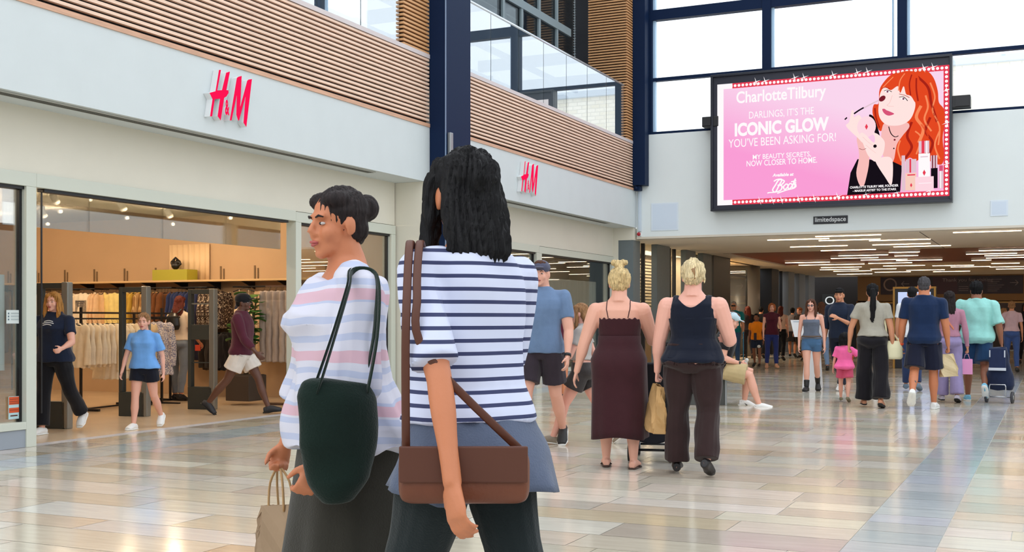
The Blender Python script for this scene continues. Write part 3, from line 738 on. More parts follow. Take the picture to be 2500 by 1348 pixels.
stroke(mb,[(80,540),(100,522)],.03,D+.0056,AI['black'],z6); stroke(mb,[(160,490),(200,462),(245,436)],.035,D+.0056,AI['black'],z6); stroke(mb,[(245,440),(310,405),(378,372)],.03,D+.0056,AI['silver'],z6)
q=z6(405,358); disc(mb,q[0],q[2],.05,D+.0058,AI['dred'],14,.07,-.9)
stroke(mb,[(205,790),(235,800),(265,790)],.01,D+.0058,AI['dred'],z6); stroke(mb,[(460,600),(480,660),(515,690),(545,680)],.018,D+.0056,AI['black'],z6); q=z6(512,715); disc(mb,q[0],q[2],.02,D+.0058,AI['dred'],8); q=z6(505,790); disc(mb,q[0],q[2],.015,D+.0058,AI['black'],8)
mb.flat('makeup_brush',AM,e)
def prect(mb,x0,y0,x1,y1,c,d): 
    a=z6(x0,y1); b=z6(x1,y0); rect(mb,a[0],b[0],a[2],b[2],D+d,AI[c])
mb=MB()
prect(mb,572,850,602,1160,'silver',.005); prect(mb,605,1000,700,1155,'gold',.0052); prect(mb,608,880,700,1000,'silver',.0052); prect(mb,640,880,655,1000,'red',.0054)
prect(mb,718,830,818,1040,'white',.0054); prect(mb,720,722,812,832,'silver',.0056); prect(mb,745,722,770,832,'red',.0058); prect(mb,785,722,795,832,'white',.0058)
prect(mb,690,1030,850,1160,'pinkl',.006); prect(mb,825,848,882,960,'silver',.0054); prect(mb,835,848,845,960,'dred',.0056); prect(mb,860,848,868,960,'dred',.0056); prect(mb,826,958,884,1135,'black',.0056)
prect(mb,895,985,935,1135,'silver',.0056); prect(mb,905,985,915,1135,'white',.0058); prect(mb,898,935,930,985,'lip',.0057); prect(mb,720,1085,830,1095,'white',.0062)
for x,y,r in ((655,1108,.022),(768,1000,.03)): q=z6(x,y); disc(mb,q[0],q[2],r,D+.0064,AI['red'],4,r*2)
prect(mb,622,1012,690,1026,'red',.0062); prect(mb,735,855,800,868,'silver',.0062); prect(mb,580,1148,940,1166,'pinkl',.0066)
mb.flat('cosmetics',AM,e)
def row6(s,x0,x1,y0,y1):
    a=z6(x0,y1); b=z6(x1,y1); t=z6(x0,y0); mb=MB(); put_text(mb,s,a[0],b[0],a[2],t[2],lambda u,v:(u,-(D+.007),v),AI['white'],bold=.03); mb.flat('lettering',AM,e)
row6('CHARLOTTE TILBURY MBE, FOUNDER',125,545,1118,1142); row6('- MAKEUP ARTIST TO THE STARS',150,522,1148,1168)
MB().box(-1.0,.9,-.02,.0,1.395,1.40).build('sensor_strip',mat('led_strip',(180,190,200),.3),e)
# brackets / cameras beside the screen
for (a,b,lab) in (((2331,235),(2370,262),'black box bracket to the right of the advertising screen'),((1716,287),(1742,310),'black box bracket to the left of the advertising screen')):
    p=on_y(*a,24.1); q=on_y(*b,24.1); o=MB().box(p.x-(0 if q.x<-5 else .06),q.x+(.12 if q.x<-5 else 0),24.02,24.29,q.z,p.z,bev=.015).box(p.x+.02,q.x-.02,23.99,24.02,q.z+.02,p.z-.02).build('screen_bracket',black); tag(o,lab,'bracket')
# small plate under the screen
p=on_y(1985,531,24.25); q=on_y(2069,547,24.25)
o=MB().box(p.x,q.x,24.28,24.3,q.z+.02,p.z+.02,bev=.003).build('operator_sign',mat('sign_black',(24,26,34),.4)); tag(o,'small black nameplate below the advertising screen','sign')
mb=MB(); put_text(mb,'limitedspace',p.x+.035,q.x-.035,q.z+.035,p.z+.0,lambda u,v:(u,24.276,v),0,bold=.015); mb.flat('lettering',mat('sign_white_ink',(226,230,232),.5),o)
# flush speaker panels
for a,b,lab in (((1590,497),(1656,562),'square flush white panel low on the front wall, left of the screen'),((2418,490),(2461,527),'small flush white panel on the front wall, right of the screen')):
    p=on_y(*a,YE); q=on_y(*b,YE); o=MB().box(p.x,q.x,YE-.012,YE,q.z,p.z,bev=.004).build('wall_panel',mat('panel_white',(216,228,240),.4)); MB().box(p.x+.03,q.x-.03,YE-.014,YE-.011,q.z+.03,p.z-.03).build('grille',mat('panel_grille',(208,222,238),.6),o); tag(o,lab,'wall panel')
# fire alarm sounder, conduit and camera on the corner
p=Vector((-8.19,0,3.06)); 
o=MB().box(p.x-.05,p.x+.05,24.27,24.3,p.z-.045,p.z+.045,bev=.004).build('alarm_beacon',mat('beacon_base',(230,230,226),.4)); MB().ell((p.x,24.255,p.z),(.042,.035,.042)).build('red_dome',mat('beacon_red',(170,16,36),.3),o); tag(o,'small red alarm beacon on the corner pier','alarm')
o=MB().box(-8.2,-8.14,24.24,24.3,3.12,4.0,bev=.01).build('cable_trunking',mat('trunking',(196,208,220),.4)); tag(o,'vertical pale cable trunking in the corner under the timber slats','trunking')
o=MB().box(-8.24,-8.1,24.05,24.24,3.99,4.09,bev=.012).cyl((-8.17,24.0,4.04),(-8.17,24.06,4.04),.03).build('corner_camera',navy); tag(o,'dark box camera at the lower end of the timber slats','camera')

# ================================================================ strip lights in the tunnel ceiling
strips=[(60,188,637,166),(495,147,1110,118),(548,193,1128,171),(1030,195,1605,170),(282,254,808,232),(1058,233,1608,213),(1262,253,1800,231),(575,290,1078,268),(1790,88,2470,62),
 (735,336,1200,321),(662,361,1108,348),(1212,304,1505,294),(1268,337,1488,328),(950,377,1382,362),(232,403,640,390),(388,431,950,402),(1285,382,1718,368),(1020,408,1430,396),(2070,290,2560,270),(1950,323,2435,304),(2125,338,2560,320),(2140,360,2560,342),(1998,378,2190,373),
 (570,448,945,437),(560,468,920,458),(692,483,1040,472),(722,511,1048,503),(1162,433,1552,421),(1038,462,1280,455),(1080,491,1418,483),(1385,474,1740,462),(1630,431,2022,419),(1800,441,2180,433),(1638,487,1983,476),(2188,409,2460,400),(2170,441,2560,433),(2232,462,2560,453)]
lampm=emitm('strip_glow',(255,222,184),12.0); lampb=mat('strip_body',(230,226,216),.5)
zone={0:'under the pale front part of the ceiling',1:'under the brown timber ceiling',2:'under the far cream ceiling'}
for (x0,y0,x1,y1) in strips:
    a=on_z(1860+x0/3.906,540+y0/3.906,2.93); b=on_z(1860+x1/3.906,540+y1/3.906,2.93); Y=max(24.9,(a.y+b.y)/2); zi=0 if Y<30.5 else (1 if Y<38.6 else 2)
    L=b.x-a.x; e=empty('strip_light',(a.x,Y,2.93),0,'warm linear strip light '+zone[zi],'strip light','strip lights '+zone[zi])
    MB().box(0,L,-.03,.03,.012,.02+(.045 if zi==1 else 0)).build('body',lampb,e); MB().box(.01,L-.01,-.025,.025,0,.012).build('tube',lampm,e)
for x in (1.5,4.5):
    for k,Y in enumerate((25.5,26.6,28.2,29.6,31.5,33,35,37,39.5,41,43,45,47)):
        X=x+((k*37)%10)/10; zi=0 if Y<30.5 else (1 if Y<38.6 else 2)
        e=empty('strip_light',(X,Y,2.93),0,'warm linear strip light '+zone[zi],'strip light','strip lights '+zone[zi])
        MB().box(0,2.2,-.03,.03,.012,.02+(.045 if zi==1 else 0)).build('body',lampb,e); MB().box(.01,2.19,-.025,.025,0,.012).build('tube',lampm,e)
# wayfinding sign on the back wall
e=empty('wayfinding_sign',(-6.3,48.98,2.2),0,'long dark purple wayfinding sign on the far back wall','sign')
MB().box(0,5.27,0,.02,0,.7,bev=.004).build('panel',mat('sign_purple',(36,20,48),.4),e); MB().box(2.0,2.9,-.003,0,0,.7).build('centre_panel',mat('sign_plum',(60,18,48),.4),e)
ink=mat('sign_faint_ink',(150,140,150),.6); sg=lambda u,v:(u,-.006,v)
mb=MB(); put_text(mb,'Thank you for visiting',2.35,4.2,.45,.62,sg); mb.flat('lettering',ink,e)
mb=MB()
def ring(mb,cx,cz,r0,r1,n=32):
    vs=[]
    for k in range(n): a=2*PI*k/n; vs+= [(cx+r0*math.cos(a),-.006,cz+r0*math.sin(a)),(cx+r1*math.cos(a),-.006,cz+r1*math.sin(a))]
    mb.add(vs,[(2*k,2*k+1,(2*((k+1)%n))+1,2*((k+1)%n)) for k in range(n)])
ring(mb,.37,.4,.2,.26); mb.flat('emblem',mat('emblem_grey',(150,132,130),.5),e)
mb=MB()
def arrow(cx,cz,s):
    rect(mb,cx-.15,cx+.15,cz-.01,cz+.01,.006); 
    for q in (1,-1): mb.add([(cx+s*.16,-.006,cz),(cx+s*.16-s*.1,-.006,cz+q*.1),(cx+s*.16-s*.13,-.006,cz+q*.1),(cx+s*.13,-.006,cz)],[(0,1,2,3)])
arrow(.95,.42,-1); mb.flat('arrow',ink,e); mb=MB(); arrow(4.95,.42,1); mb.flat('arrow',ink,e); mb=MB()
for k in range(7): rect(mb,4.0,4.0+.35+.08*((k*5)%4),.1+k*.075,.115+k*.075,.006)
for k in range(3): rect(mb,2.95,3.3,.12+k*.08,.135+k*.08,.006)
mb.flat('directions',ink,e)
# Q sign on the left dark wall
p=on_y(2018,735,49.5); o=MB().box(p.x-.3,p.x+.3,50.2,50.29,p.z-.3,p.z+.3).build('letter_sign',mat('q_board',(40,42,44),.6)); tag(o,'white letter Q sign on the dark wall at the far left end','sign')
mb=MB(); put_text(mb,'Q',p.x-.18,p.x+.2,p.z-.2,p.z+.2,lambda u,v:(u,50.19,v),bold=.0); rect_=mb.add([(p.x-.3,50.19,p.z-.28),(p.x+.3,50.19,p.z-.28),(p.x+.3,50.19,p.z-.25),(p.x-.3,50.19,p.z-.25)],[(0,1,2,3)]); mb.flat('lettering',emitm('q_white',(230,235,235),.9),o)
# totem
TY=30.0; a=on_y(2180,700,TY)
e=empty('display_totem',(a.x,TY,0),0,'freestanding gold framed display with a pale glowing screen','display')
MB().box(0,1.0,0,.25,0,2.0,bev=.01).build('case',mat('totem_black',(16,18,34),.3),e)
gf=MB().box(0,.05,-.03,.0,0,2.0,bev=.006).box(.95,1.0,-.03,0,0,2.0,bev=.006).box(.05,.95,-.03,0,1.95,2.0,bev=.006); gf.build('frame',mat('gold_frame',(176,134,66),.35,metal=.5),e)
rect(MB(),.12,.88,.62,1.87,.004).flat('screen',emitm('totem_glow',(200,214,250),1.0),e)
mb=MB(); put_text(mb,"LET'S",.24,.52,1.63,1.70,lambda u,v:(u,-.007,v),bold=.03); mb.flat('lettering',mat('totem_ink',(30,34,60),.5),e)
# directory lectern
e=empty('directory_lectern',(-3.87,20.9,0),0,'white angled directory lectern beside the woman in denim shorts','lectern')
lw=mat('lectern_white',(236,238,242),.3)
mb=MB(); pts=[(-.28,.89),(.28,.89),(.32,1.19),(-.35,1.19)]
mb.prism(pts,lambda a,b,d:(a,d,b),-.04,.28,0); mb.build('board',lw,e)
rect(MB(),-.3,.28,1.155,1.165,.045).flat('edge_line',mat('lectern_line',(150,170,190),.4),e)
mb=MB(); mb.prism([(-.16,0),(.18,0),(.12,.89),(-.1,.89)],lambda a,b,d:(a,d,b),.04,.18,0); mb.build('post',lw,e)
# orange bin far behind
o=MB().lathe([(.1,0),(.16,.35),(.17,.36),(.0,.36)],20,c=(-4.3,27.6,0)).build('floor_cone',mat('cone_orange',(236,84,40),.5)); tag(o,'small orange bin on the floor behind the white lectern','bin')
# ================================================================ clothes shop fittings
# back wall shelf with brackets
e=empty('display_shelf',(-13.2,YB-.2,1.80),0,'long pale shelf on dark brackets across the shop back wall','shelf')
MB().box(-4.3,4.2,-.16,.195,-.012,.018,bev=.003).build('board',mat('shelf_board',(214,180,130),.5),e)
for i in range(13):
    x=-4.0+i*.66
    b=MB(); b.prism([(-.14,-.014),(.19,-.014),(.19,-.13)],lambda a,c,d:(x+d,a,c),-.008,.008); b.build('bracket',black,e)
    MB().box(x-.012,x+.012,.185,.198,.02,.24).box(x+.05,x+.07,.185,.198,.02,.20).build('upright',mat('upright_bronze',(120,96,66),.4),e)
# decorations on the shelf
g=empty('green_box',(-12.66,YB-.2,1.818),0,'olive green display box on the shop shelf','box')
MB().box(-.36,.34,-.13,.12,0,.17,bev=.004).build('box_body',mat('olive_box',(172,166,50),.6),g)
v=MB(); v.ell((0,0,.07),(.075,.06,.07)); v.ell((.05,0,.12),(.05,.045,.04)); v.ell((-.055,.01,.11),(.045,.05,.05)); v.tube([(.06,0,.06),(.11,0,.09),(.07,0,.14)],.018,8); v.tube([(-.05,0,.15),(.0,.0,.19),(.05,0,.15)],.02,8)
o=v.fuse('sculpture',mat('sculpture_black',(24,20,20),.35),None,voxel=.008); o.location=(-12.66,YB-.2,1.99); tag(o,'small black knotted sculpture on the olive green box','sculpture')
pv=[];pf=[];n=60
for i in range(n+1):
    x=-.40+.80*i/n; y=.012*math.sin(i*.75)
    pv+=[(x,y,0),(x,y,.58)]
for i in range(n): pf.append((2*i,2*i+2,2*i+3,2*i+1))
o=MB().add(pv,pf,0,True).flat('wavy_panel',mat('wavy_cream',(236,206,166),.6)); o.modifiers.new('s','SOLIDIFY').thickness=.012; o.location=(-12.52,YB-.045,1.818); tag(o,'cream wavy display panel leaning on the wall behind the green box','panel')
MB().box(-.95,.95,-.02,.0,0,.26).build('x',tan) if False else None

# ---- garments -----------------------------------------------------
def G_top(L=.62,w=.42,sl=.50,t=.05,fl=0.0,hang=True,neck=.07):
    mb=MB(); pts=[(0,0,-.055),(0,0,-.09),(0,0,-.20),(0,0,-L*.6),(0,0,-L)]
    mb.tube(pts,[(neck,t*.5),(w*.42,t*.7),(w*.46,t),(w*.46+fl*.4,t*1.1),(w*.48+fl,t*1.0+fl*.3)],20,ref=(1,0,0))
    for s in(-1,1):
        mb.tube([(s*w*.36,0,-.085),(s*w*.50,0,-.16),(s*(w*.56),.01,-.085-sl*.6),(s*(w*.55),.015,-.085-sl)],[(.06,t*.6),(.065,t*.7),(.055,t*.7),(.045,t*.6)],12,ref=(1,0,0))
    return mb
def G_strap(L=.85,w=.36,t=.05):
    mb=MB(); mb.tube([(0,0,-.16),(0,0,-.22),(0,0,-L*.6),(0,0,-L)],[(w*.36,t*.5),(w*.42,t*.8),(w*.5,t*1.2),(w*.62,t*1.5)],20,ref=(1,0,0))
    for s in(-1,1): mb.tube([(s*w*.22,0,-.06),(s*w*.26,0,-.17)],.012,8)
    return mb
def G_pants(L=1.05,w=.26,t=.035):
    mb=MB(); mb.tube([(0,0,-.06),(0,0,-.10),(0,0,-.3)],[(w*.55,t),(w*.58,t*1.2),(w*.6,t*1.3)],18,ref=(1,0,0))
    for s in(-1,1): mb.tube([(s*w*.28,0,-.2),(s*w*.30,s*.01,-.6),(s*w*.30,s*.012,-L)],[(w*.32,t*1.2),(w*.27,t*1.1),(w*.26,t)],14,ref=(1,0,0))
    return mb
def proto(name,mb,m,lab,cat,grp,seed,hw=.19,extra=None,vox=.010,fo=.012):
    e=empty(name,(0,0,-50),0,lab,cat,grp)
    mb.fuse('fabric',m,e,voxel=vox,smooth=2,disp=folds(fo,60,3,seed))
    MB().tube(smooth_poly([(0,0,-.02),(.014,0,.0),(.0,0,.016),(-.014,0,.0)],False,4),.0022,6).tube([(0,0,-.02),(0,0,-.05)],.0022,6).tube([(-hw,0,-.10),(-hw*.5,0,-.068),(0,0,-.05),(hw*.5,0,-.068),(hw,0,-.10)],.007,8).build('hanger',black,e)
    if extra: extra(e)
    return e
def place(p,x,y,z,rz,lab=None,m=None,grp=None,name=None):
    r=copy_tree(p); r.location=(x,y,z); r.rotation_euler=(0,0,rz)
    if lab: r['label']=lab
    if grp: r['group']=grp
    elif 'group' in r.keys(): del r['group']
    if m is not None:
        for ch in r.children:
            if ch.name.startswith('fabric'): setm(ch,m)
    return r
cr=lambda n,c: cloth('garment_'+n,c,.9,.4)
WHITE=cr('white',(240,226,200)); CREAMG=cr('cream',(232,214,184)); OFF=cr('offwhite',(226,212,190))
pS=proto('hanging_shirt',G_top(),WHITE,'x','shirt',None,1); pL=proto('hanging_dress',G_strap(.9),CREAMG,'x','dress',None,2); pB=proto('hanging_blouse',G_top(.80,.42,.60,.06,.05),OFF,'x','blouse',None,3); pP=proto('hanging_trousers',G_pants(),cr('beige',(206,176,142)),'x','trousers',None,4,hw=.12)
def tee_print(e):
    mb=MB(); mb.box(-.11,.11,-.075,-.062,-.36,-.17); mb.build('chest_print',mat('print_grey',(150,140,128),.8,var=.35,vscale=45),e)
    mb=MB(); put_text(mb,'PENSACOLA',-.10,.10,-.21,-.18,lambda u,v:(u,-.078,v),bold=.02); put_text(mb,'PALMS',-.06,.06,-.245,-.22,lambda u,v:(u,-.078,v),bold=.02) if False else None
    for k in range(3): mb.box(-.085+.01*k,.085-.012*k,-.079,-.077,-.20-k*.035,-.182-k*.035)
    mb.build('print_lines',mat('print_ink',(90,86,88),.8),e)
pSw=proto('hanging_sweatshirt',G_top(.60,.56,.54,.07),cr('sweat_white',(250,238,216)),'x','sweatshirt',None,5,extra=tee_print)
pY=proto('hanging_sweatshirt',G_top(.60,.54,.54,.07),cr('pale_yellow',(246,226,150)),'x','sweatshirt',None,6)
WR=YB-.36; WZ=1.70
# rails under the shelf
def wallrail(x0,x1,z,lab):
    e=empty('clothes_rail',((x0+x1)/2,WR,z),0,lab,'clothes rail'); h=(x1-x0)/2
    MB().tube([(-h,0,0),(h,0,0)],.012,10,ref=(0,0,1)).build('rail',black,e)
    for x in(-h+.05,0,h-.05): MB().box(x-.012,x+.012,0,.36,-.012,.012).build('arm',black,e)
wallrail(-15.6,-14.2,WZ,'black rail of white tops on the shop back wall, leftmost of the upper rails'); wallrail(-14.0,-12.6,WZ,'black rail on the shop back wall under the cream wavy panel'); wallrail(-12.5,-11.9,WZ,'short upper rail of navy shirts on the shop back wall'); wallrail(-12.5,-11.9,1.22,'short lower rail of navy shirts on the shop back wall'); wallrail(-11.4,-9.3,WZ,'black rail of beige trousers at the right end of the shop back wall')
def row(p,x0,n,dx,z,lab,m,grp,rz=PI/2,y=None,dy=0,name=None):
    for i in range(n):
        place(p,x0+dx*i,(WR if y is None else y)+dy*i,z,rz+random.uniform(-.12,.12),lab,m,grp)
row(pS,-15.55,10,.062,WZ-.02,'plain white top hanging sideways on the left wall rail',WHITE,'white tops on the left wall rail')
row(pS,-14.92,4,.07,WZ-.02,'pink and red striped shirt hanging between the white tops and the printed sweatshirt',stripem('red_white_check',(236,206,188),(196,110,100),.016,.5,'X'),'pink and red shirts on the left wall rail')
place(pSw,-14.38,WR-.06,WZ-.02,0,'white sweatshirt with a grey printed picture facing out on the shop wall')
place(pY,-13.70,WR-.05,WZ-.02,0,'plain pale yellow sweatshirt facing out on the shop wall')
row(pS,-14.06,3,.05,WZ-.02,'peach top hanging between the two sweatshirts',cr('peach',(236,200,160)),'peach tops between the sweatshirts')
row(pS,-13.38,3,.07,WZ-.02,'mustard top beside the pale yellow sweatshirt',cr('mustard',(206,168,66)),'mustard tops beside the yellow sweatshirt')
row(pS,-13.16,5,.07,WZ-.02,'tan striped shirt hanging sideways on the middle wall rail',stripem('tan_stripe',(206,172,120),(160,116,66),.02,.55,'X'),'tan striped shirts on the middle wall rail')
row(pS,-12.80,4,.06,WZ-.02,'brown shirt hanging sideways on the middle wall rail',cr('brown',(110,66,34)),'brown shirts on the middle wall rail')
row(pS,-12.47,8,.075,WZ-.02,'navy shirt on the short upper rail',cr('navy',(34,46,88)),'navy shirts on the short upper rail')
row(pS,-12.47,8,.075,1.20,'dark navy shirt on the short lower rail',cr('dark_navy',(28,36,70)),'navy shirts on the short lower rail')
row(pS,-11.85,4,.08,WZ-.02,'brown and white patterned top beside the navy shirts',spotm('brown_spots',(60,42,36),(216,196,170),40,.56),'patterned tops beside the navy shirts')
row(pS,-11.8,5,.08,1.05,'black garment on the low rack behind the potted plant',cr('black_g',(30,26,28)),'black garments behind the potted plant')
place(pL,-11.12,WR-.1,WZ+.02,0.05,'navy dress with a bold cream leaf pattern facing out by the plant',spotm('leaf_print',(22,26,54),(236,214,180),13,.52,stretch=(1,1,.6)))
row(pP,-10.82,10,.105,WZ-.02,'long beige trousers hanging on the right wall rail',cr('beige',(206,176,142)),'beige trousers on the right wall rail',rz=.5)
# low shelf under the navy shirts
# free standing rack
rk0=Vector((-11.5,11.2,0)); rk1=Vector((-11.85,13.55,0)); d=(rk1-rk0); ang=math.atan2(d.y,d.x)
e=empty('clothes_rack',rk0,ang,'black freestanding rack of pale blouses inside the shop','clothes rack'); L=d.length
MB().box(-.05,L+.05,-.012,.012,1.275,1.30).build('top_rail',black,e); MB().box(-.05,L+.05,-.012,.012,1.20,1.22).build('hang_rail',black,e)
for x in(.3,L*.62,L): MB().box(x-.014,x+.014,-.014,.014,.03,1.36 if x<.5 else 1.29).build('upright',black,e)
for x in(.3,L*.62,L): MB().box(x-.02,x+.02,-.28,.28,0,.03).build('foot_bar',black,e)
MB().box(0,L,-.02,.02,.01,.03).build('base_bar',black,e)
dn=d.normalized()
def onrack(p,t,z,lab,m,grp=None,rz=None,off=0):
    q=rk0+d*t+Vector((-dn.y,dn.x,0))*off; return place(p,q.x,q.y,z,(ang+PI/2 if rz is None else rz)+random.uniform(-.15,.15),lab,m,grp)
for i in range(6): onrack(pS,.05+.045*i,1.195,'short cream blouse at the near end of the freestanding rack',OFF if i%2 else CREAMG,'short cream blouses on the freestanding rack')
for i in range(6): onrack(pB,.36+.05*i,1.195,'long cream blouse in the middle of the freestanding rack',CREAMG if i%2 else WHITE,'long cream blouses on the freestanding rack')
for i in range(4): onrack(pS,.68+.05*i,1.195,'tan blouse at the far half of the freestanding rack',cr('tan_b',(206,184,150)),'tan blouses on the freestanding rack')
rr=on_z(395,985); e=empty('clothes_rack',(rr.x,rr.y,0),.1,'slim black stand holding the patterned blue and white shirt','clothes rack')
MB().box(-.3,.3,-.012,.012,1.22,1.24).build('hang_rail',black,e); MB().box(-.014,.014,-.014,.014,.02,1.36).build('upright',black,e); MB().box(-.3,.3,-.02,.02,0,.02).build('foot_bar',black,e)
place(pB,rr.x-.02,rr.y-.06,1.22,.15,'blue and white patterned shirt facing out on the slim black stand',spotm('blue_pattern',(214,206,204),(120,120,150),70,.5))
rr=on_z(690,992); e=empty('clothes_rack',(-9.75,13.55,0),.1,'thin rack stand at the right edge of the opening','clothes rack')
MB().box(-.35,.35,-.012,.012,1.66,1.68).build('hang_rail',mat('rack_brown',(90,66,54),.4),e); MB().box(-.014,.014,-.014,.014,.02,1.68).build('upright',MATS['rack_brown'],e); MB().box(-.3,.3,-.1,.1,0,.02).build('foot_plate',MATS['rack_brown'],e)
row(pP,-10.05,7,.11,1.655,'pale taupe trousers on the thin rack at the right of the opening',cr('taupe',(176,160,150)),'taupe trousers on the thin rack',rz=.9,y=13.55)
# dark clothes behind the left window
e=empty('clothes_rail',(-13.0,12.2,0),.2,'rail of dark clothes seen through the left window','clothes rail')
# left of opening: seen at the far left, through the window
e.location=(-16.6,YB-.4,0); MB().box(-.9,.5,-.01,.01,1.68,1.70).box(-.9,-.88,-.01,.01,0,1.7).box(.48,.5,-.01,.01,0,1.7).build('rail',black,e)
row(pP,-17.35,8,.15,1.68,'dark brown long garment hanging behind the left window',cr('dkbrown',(84,60,50)),'dark garments behind the left window',rz=.8,y=YB-.4)
# mustard bit among them
for o in (pS,pL,pB,pP,pSw,pY):
    for ch in list(o.children): bpy.data.objects.remove(ch)
    bpy.data.objects.remove(o)

# ---- security gates
def gate(px,py,lab,full=True):
    p=on_z(px,py); e=empty('security_gate',(p.x,p.y,0),.18,lab,'security gate'); w=.18; H=1.60
    dk=mat('gate_dark',(52,56,54),.5); al=mat('gate_alu',(150,152,148),.3,metal=.6)
    MB().box(-w,w,-.05,.05,0,.30,bev=.008).build('base',dk,e)
    MB().box(-w,-w+.05,-.045,.045,.3,H,bev=.006).build('side_post',dk,e)
    MB().box(w-.045,w+.035,-.05,.05,.0,H+.01,bev=.012).build('side_post',al,e)
    MB().box(-w+.05,w-.045,-.04,.04,H-.06,H,bev=.004).build('top_bar',dk,e)
    if full:
        MB().box(-w+.05,w-.045,-.045,.045,.93,1.13,bev=.004).build('middle_panel',dk,e); MB().box(-w+.05,w-.045,-.02,.02,.615,.63).build('cross_bar',dk,e); MB().box(-w+.05,w-.045,-.03,.03,1.40,1.42).build('cross_bar',al,e)
        MB().box(-w+.09,-w+.17,-.014,-.006,.78,.86).build('label_red',mat('gate_red',(196,60,30),.5),e)
    MB().box(-w+.05,w-.045,-.004,.004,.3,H-.06).build('pane',glassm('gate_glass',(.96,.96,.96),.02,.2),e)
gate(130,1046,'dark security gate nearest the left window, behind the woman in navy',False); gate(326,1016,'dark security gate behind the girl in the light blue tee',False); gate(492,999,'dark security gate with middle panel right of the backpack woman')
# ---- potted plant
p=on_z(582,992); e=empty('potted_plant',(p.x-.1,p.y+.3,0),0,'large leafy green plant in a square dark pot behind the walker in maroon','plant')
MB().box(-.20,.20,-.20,.20,.06,.42,bev=.01).build('pot',mat('pot_dark',(66,54,46),.6),e)
MB().box(-.18,.18,-.18,.18,.40,.425).build('soil',mat('soil',(50,36,26),.9),e)
st=MB(); rg=random.Random(5); lf=[]
leafm=mat('fig_leaf',(58,110,38),.4,var=.2,vscale=8); 
lv=MB()
for k in range(7):
    a=k*.9; top=Vector((.16*math.cos(a),.16*math.sin(a),1.25+rg.uniform(-.1,.35))); st.tube([(0.02*math.cos(a),.02*math.sin(a),.4),(.05*math.cos(a),.05*math.sin(a),.8),top],[.014,.011,.006],6)
    for j in range(13):
        t=.35+.65*j/12; b=Vector((.05*math.cos(a),.05*math.sin(a),.5)).lerp(top,t); an=rg.uniform(0,2*PI); dr=Vector((math.cos(an),math.sin(an),rg.uniform(-.1,.5))).normalized(); L=rg.uniform(.12,.19); sd=dr.cross(Vector((0,0,1))).normalized(); up=sd.cross(dr)
        vs=[]; prof=[(0,.0),(.15,.25),(.45,.42),(.75,.46),(.93,.25),(1,.0)]
        cen=[b+dr*(L*u)-Vector((0,0,1))*(.25*L*u*u) for u,_ in prof]
        for (u,w_),c_ in zip(prof,cen): vs+=[c_+sd*w_*L+up*.02*w_,c_-up*.01,c_-sd*w_*L+up*.02*w_]
        fs=[]
        for i in range(5): fs+=[(3*i,3*i+3,3*i+4,3*i+1),(3*i+1,3*i+4,3*i+5,3*i+2)]
        lv.add(vs,fs,0,True)
st.build('stem',mat('fig_stem',(92,76,48),.8),e); o=lv.flat('foliage',leafm,e); o.modifiers.new('s','SOLIDIFY').thickness=.002
# ================================================================ people
def lerp(tab,z):
    if z<=tab[0][0]: return tab[0][1:]
    for i in range(len(tab)-1):
        a,b=tab[i],tab[i+1]
        if z<=b[0]:
            t=(z-a[0])/(b[0]-a[0]); t=t*t*(3-2*t)*.5+t*.5
            return tuple(a[j]+(b[j]-a[j])*t for j in range(1,len(a)))
    return tab[-1][1:]
#        z     halfw halfd yoff
MALE=[(.465,.050,.048,-.004),(.50,.088,.062,-.008),(.535,.094,.066,-.010),(.58,.086,.060,-.004),(.63,.081,.056,.002),(.69,.090,.062,.003),(.74,.099,.067,.003),(.785,.097,.060,-.002),(.81,.080,.046,-.006),(.832,.050,.036,-.009),(.85,.037,.033,-.008),(.875,.033,.033,-.003)]
FEM =[(.465,.050,.048,-.004),(.50,.095,.066,-.010),(.53,.101,.070,-.012),(.575,.088,.060,-.004),(.63,.071,.050,.004),(.68,.077,.055,.006),(.73,.086,.061,.008),(.78,.084,.054,.0),(.81,.066,.042,-.006),(.832,.042,.033,-.009),(.85,.032,.029,-.008),(.875,.028,.029,-.003)]
SKIN=dict(pale=mat('skin_pale',(226,168,146),.5,var=.03,vscale=6,bump=.05,bscale=120),tan=mat('skin_tan',(206,142,108),.5,var=.03,vscale=6,bump=.05,bscale=120),
  warm=mat('skin_warm',(196,122,84),.5,var=.03,vscale=6,bump=.05,bscale=120),brown=mat('skin_brown',(140,88,62),.5,var=.03,vscale=6,bump=.05,bscale=120),rosy=mat('skin_rosy',(232,172,154),.5,var=.05,vscale=5,bump=.05,bscale=120),dark=mat('skin_dark',(92,58,44),.5,var=.03,vscale=6))
HAIR={}
def hairm(name,rgb,v=.4): return mat('hair_'+name,rgb,.6,spec=.25,var=v,vscale=30,stretch=(3,3,.5),bump=.4,bscale=90)
eyew=mat('eye_white',(196,190,186),.4); eyed=mat('iris_dark',(40,26,20),.15); lipm=mat('lip_skin',(176,84,80),.4)
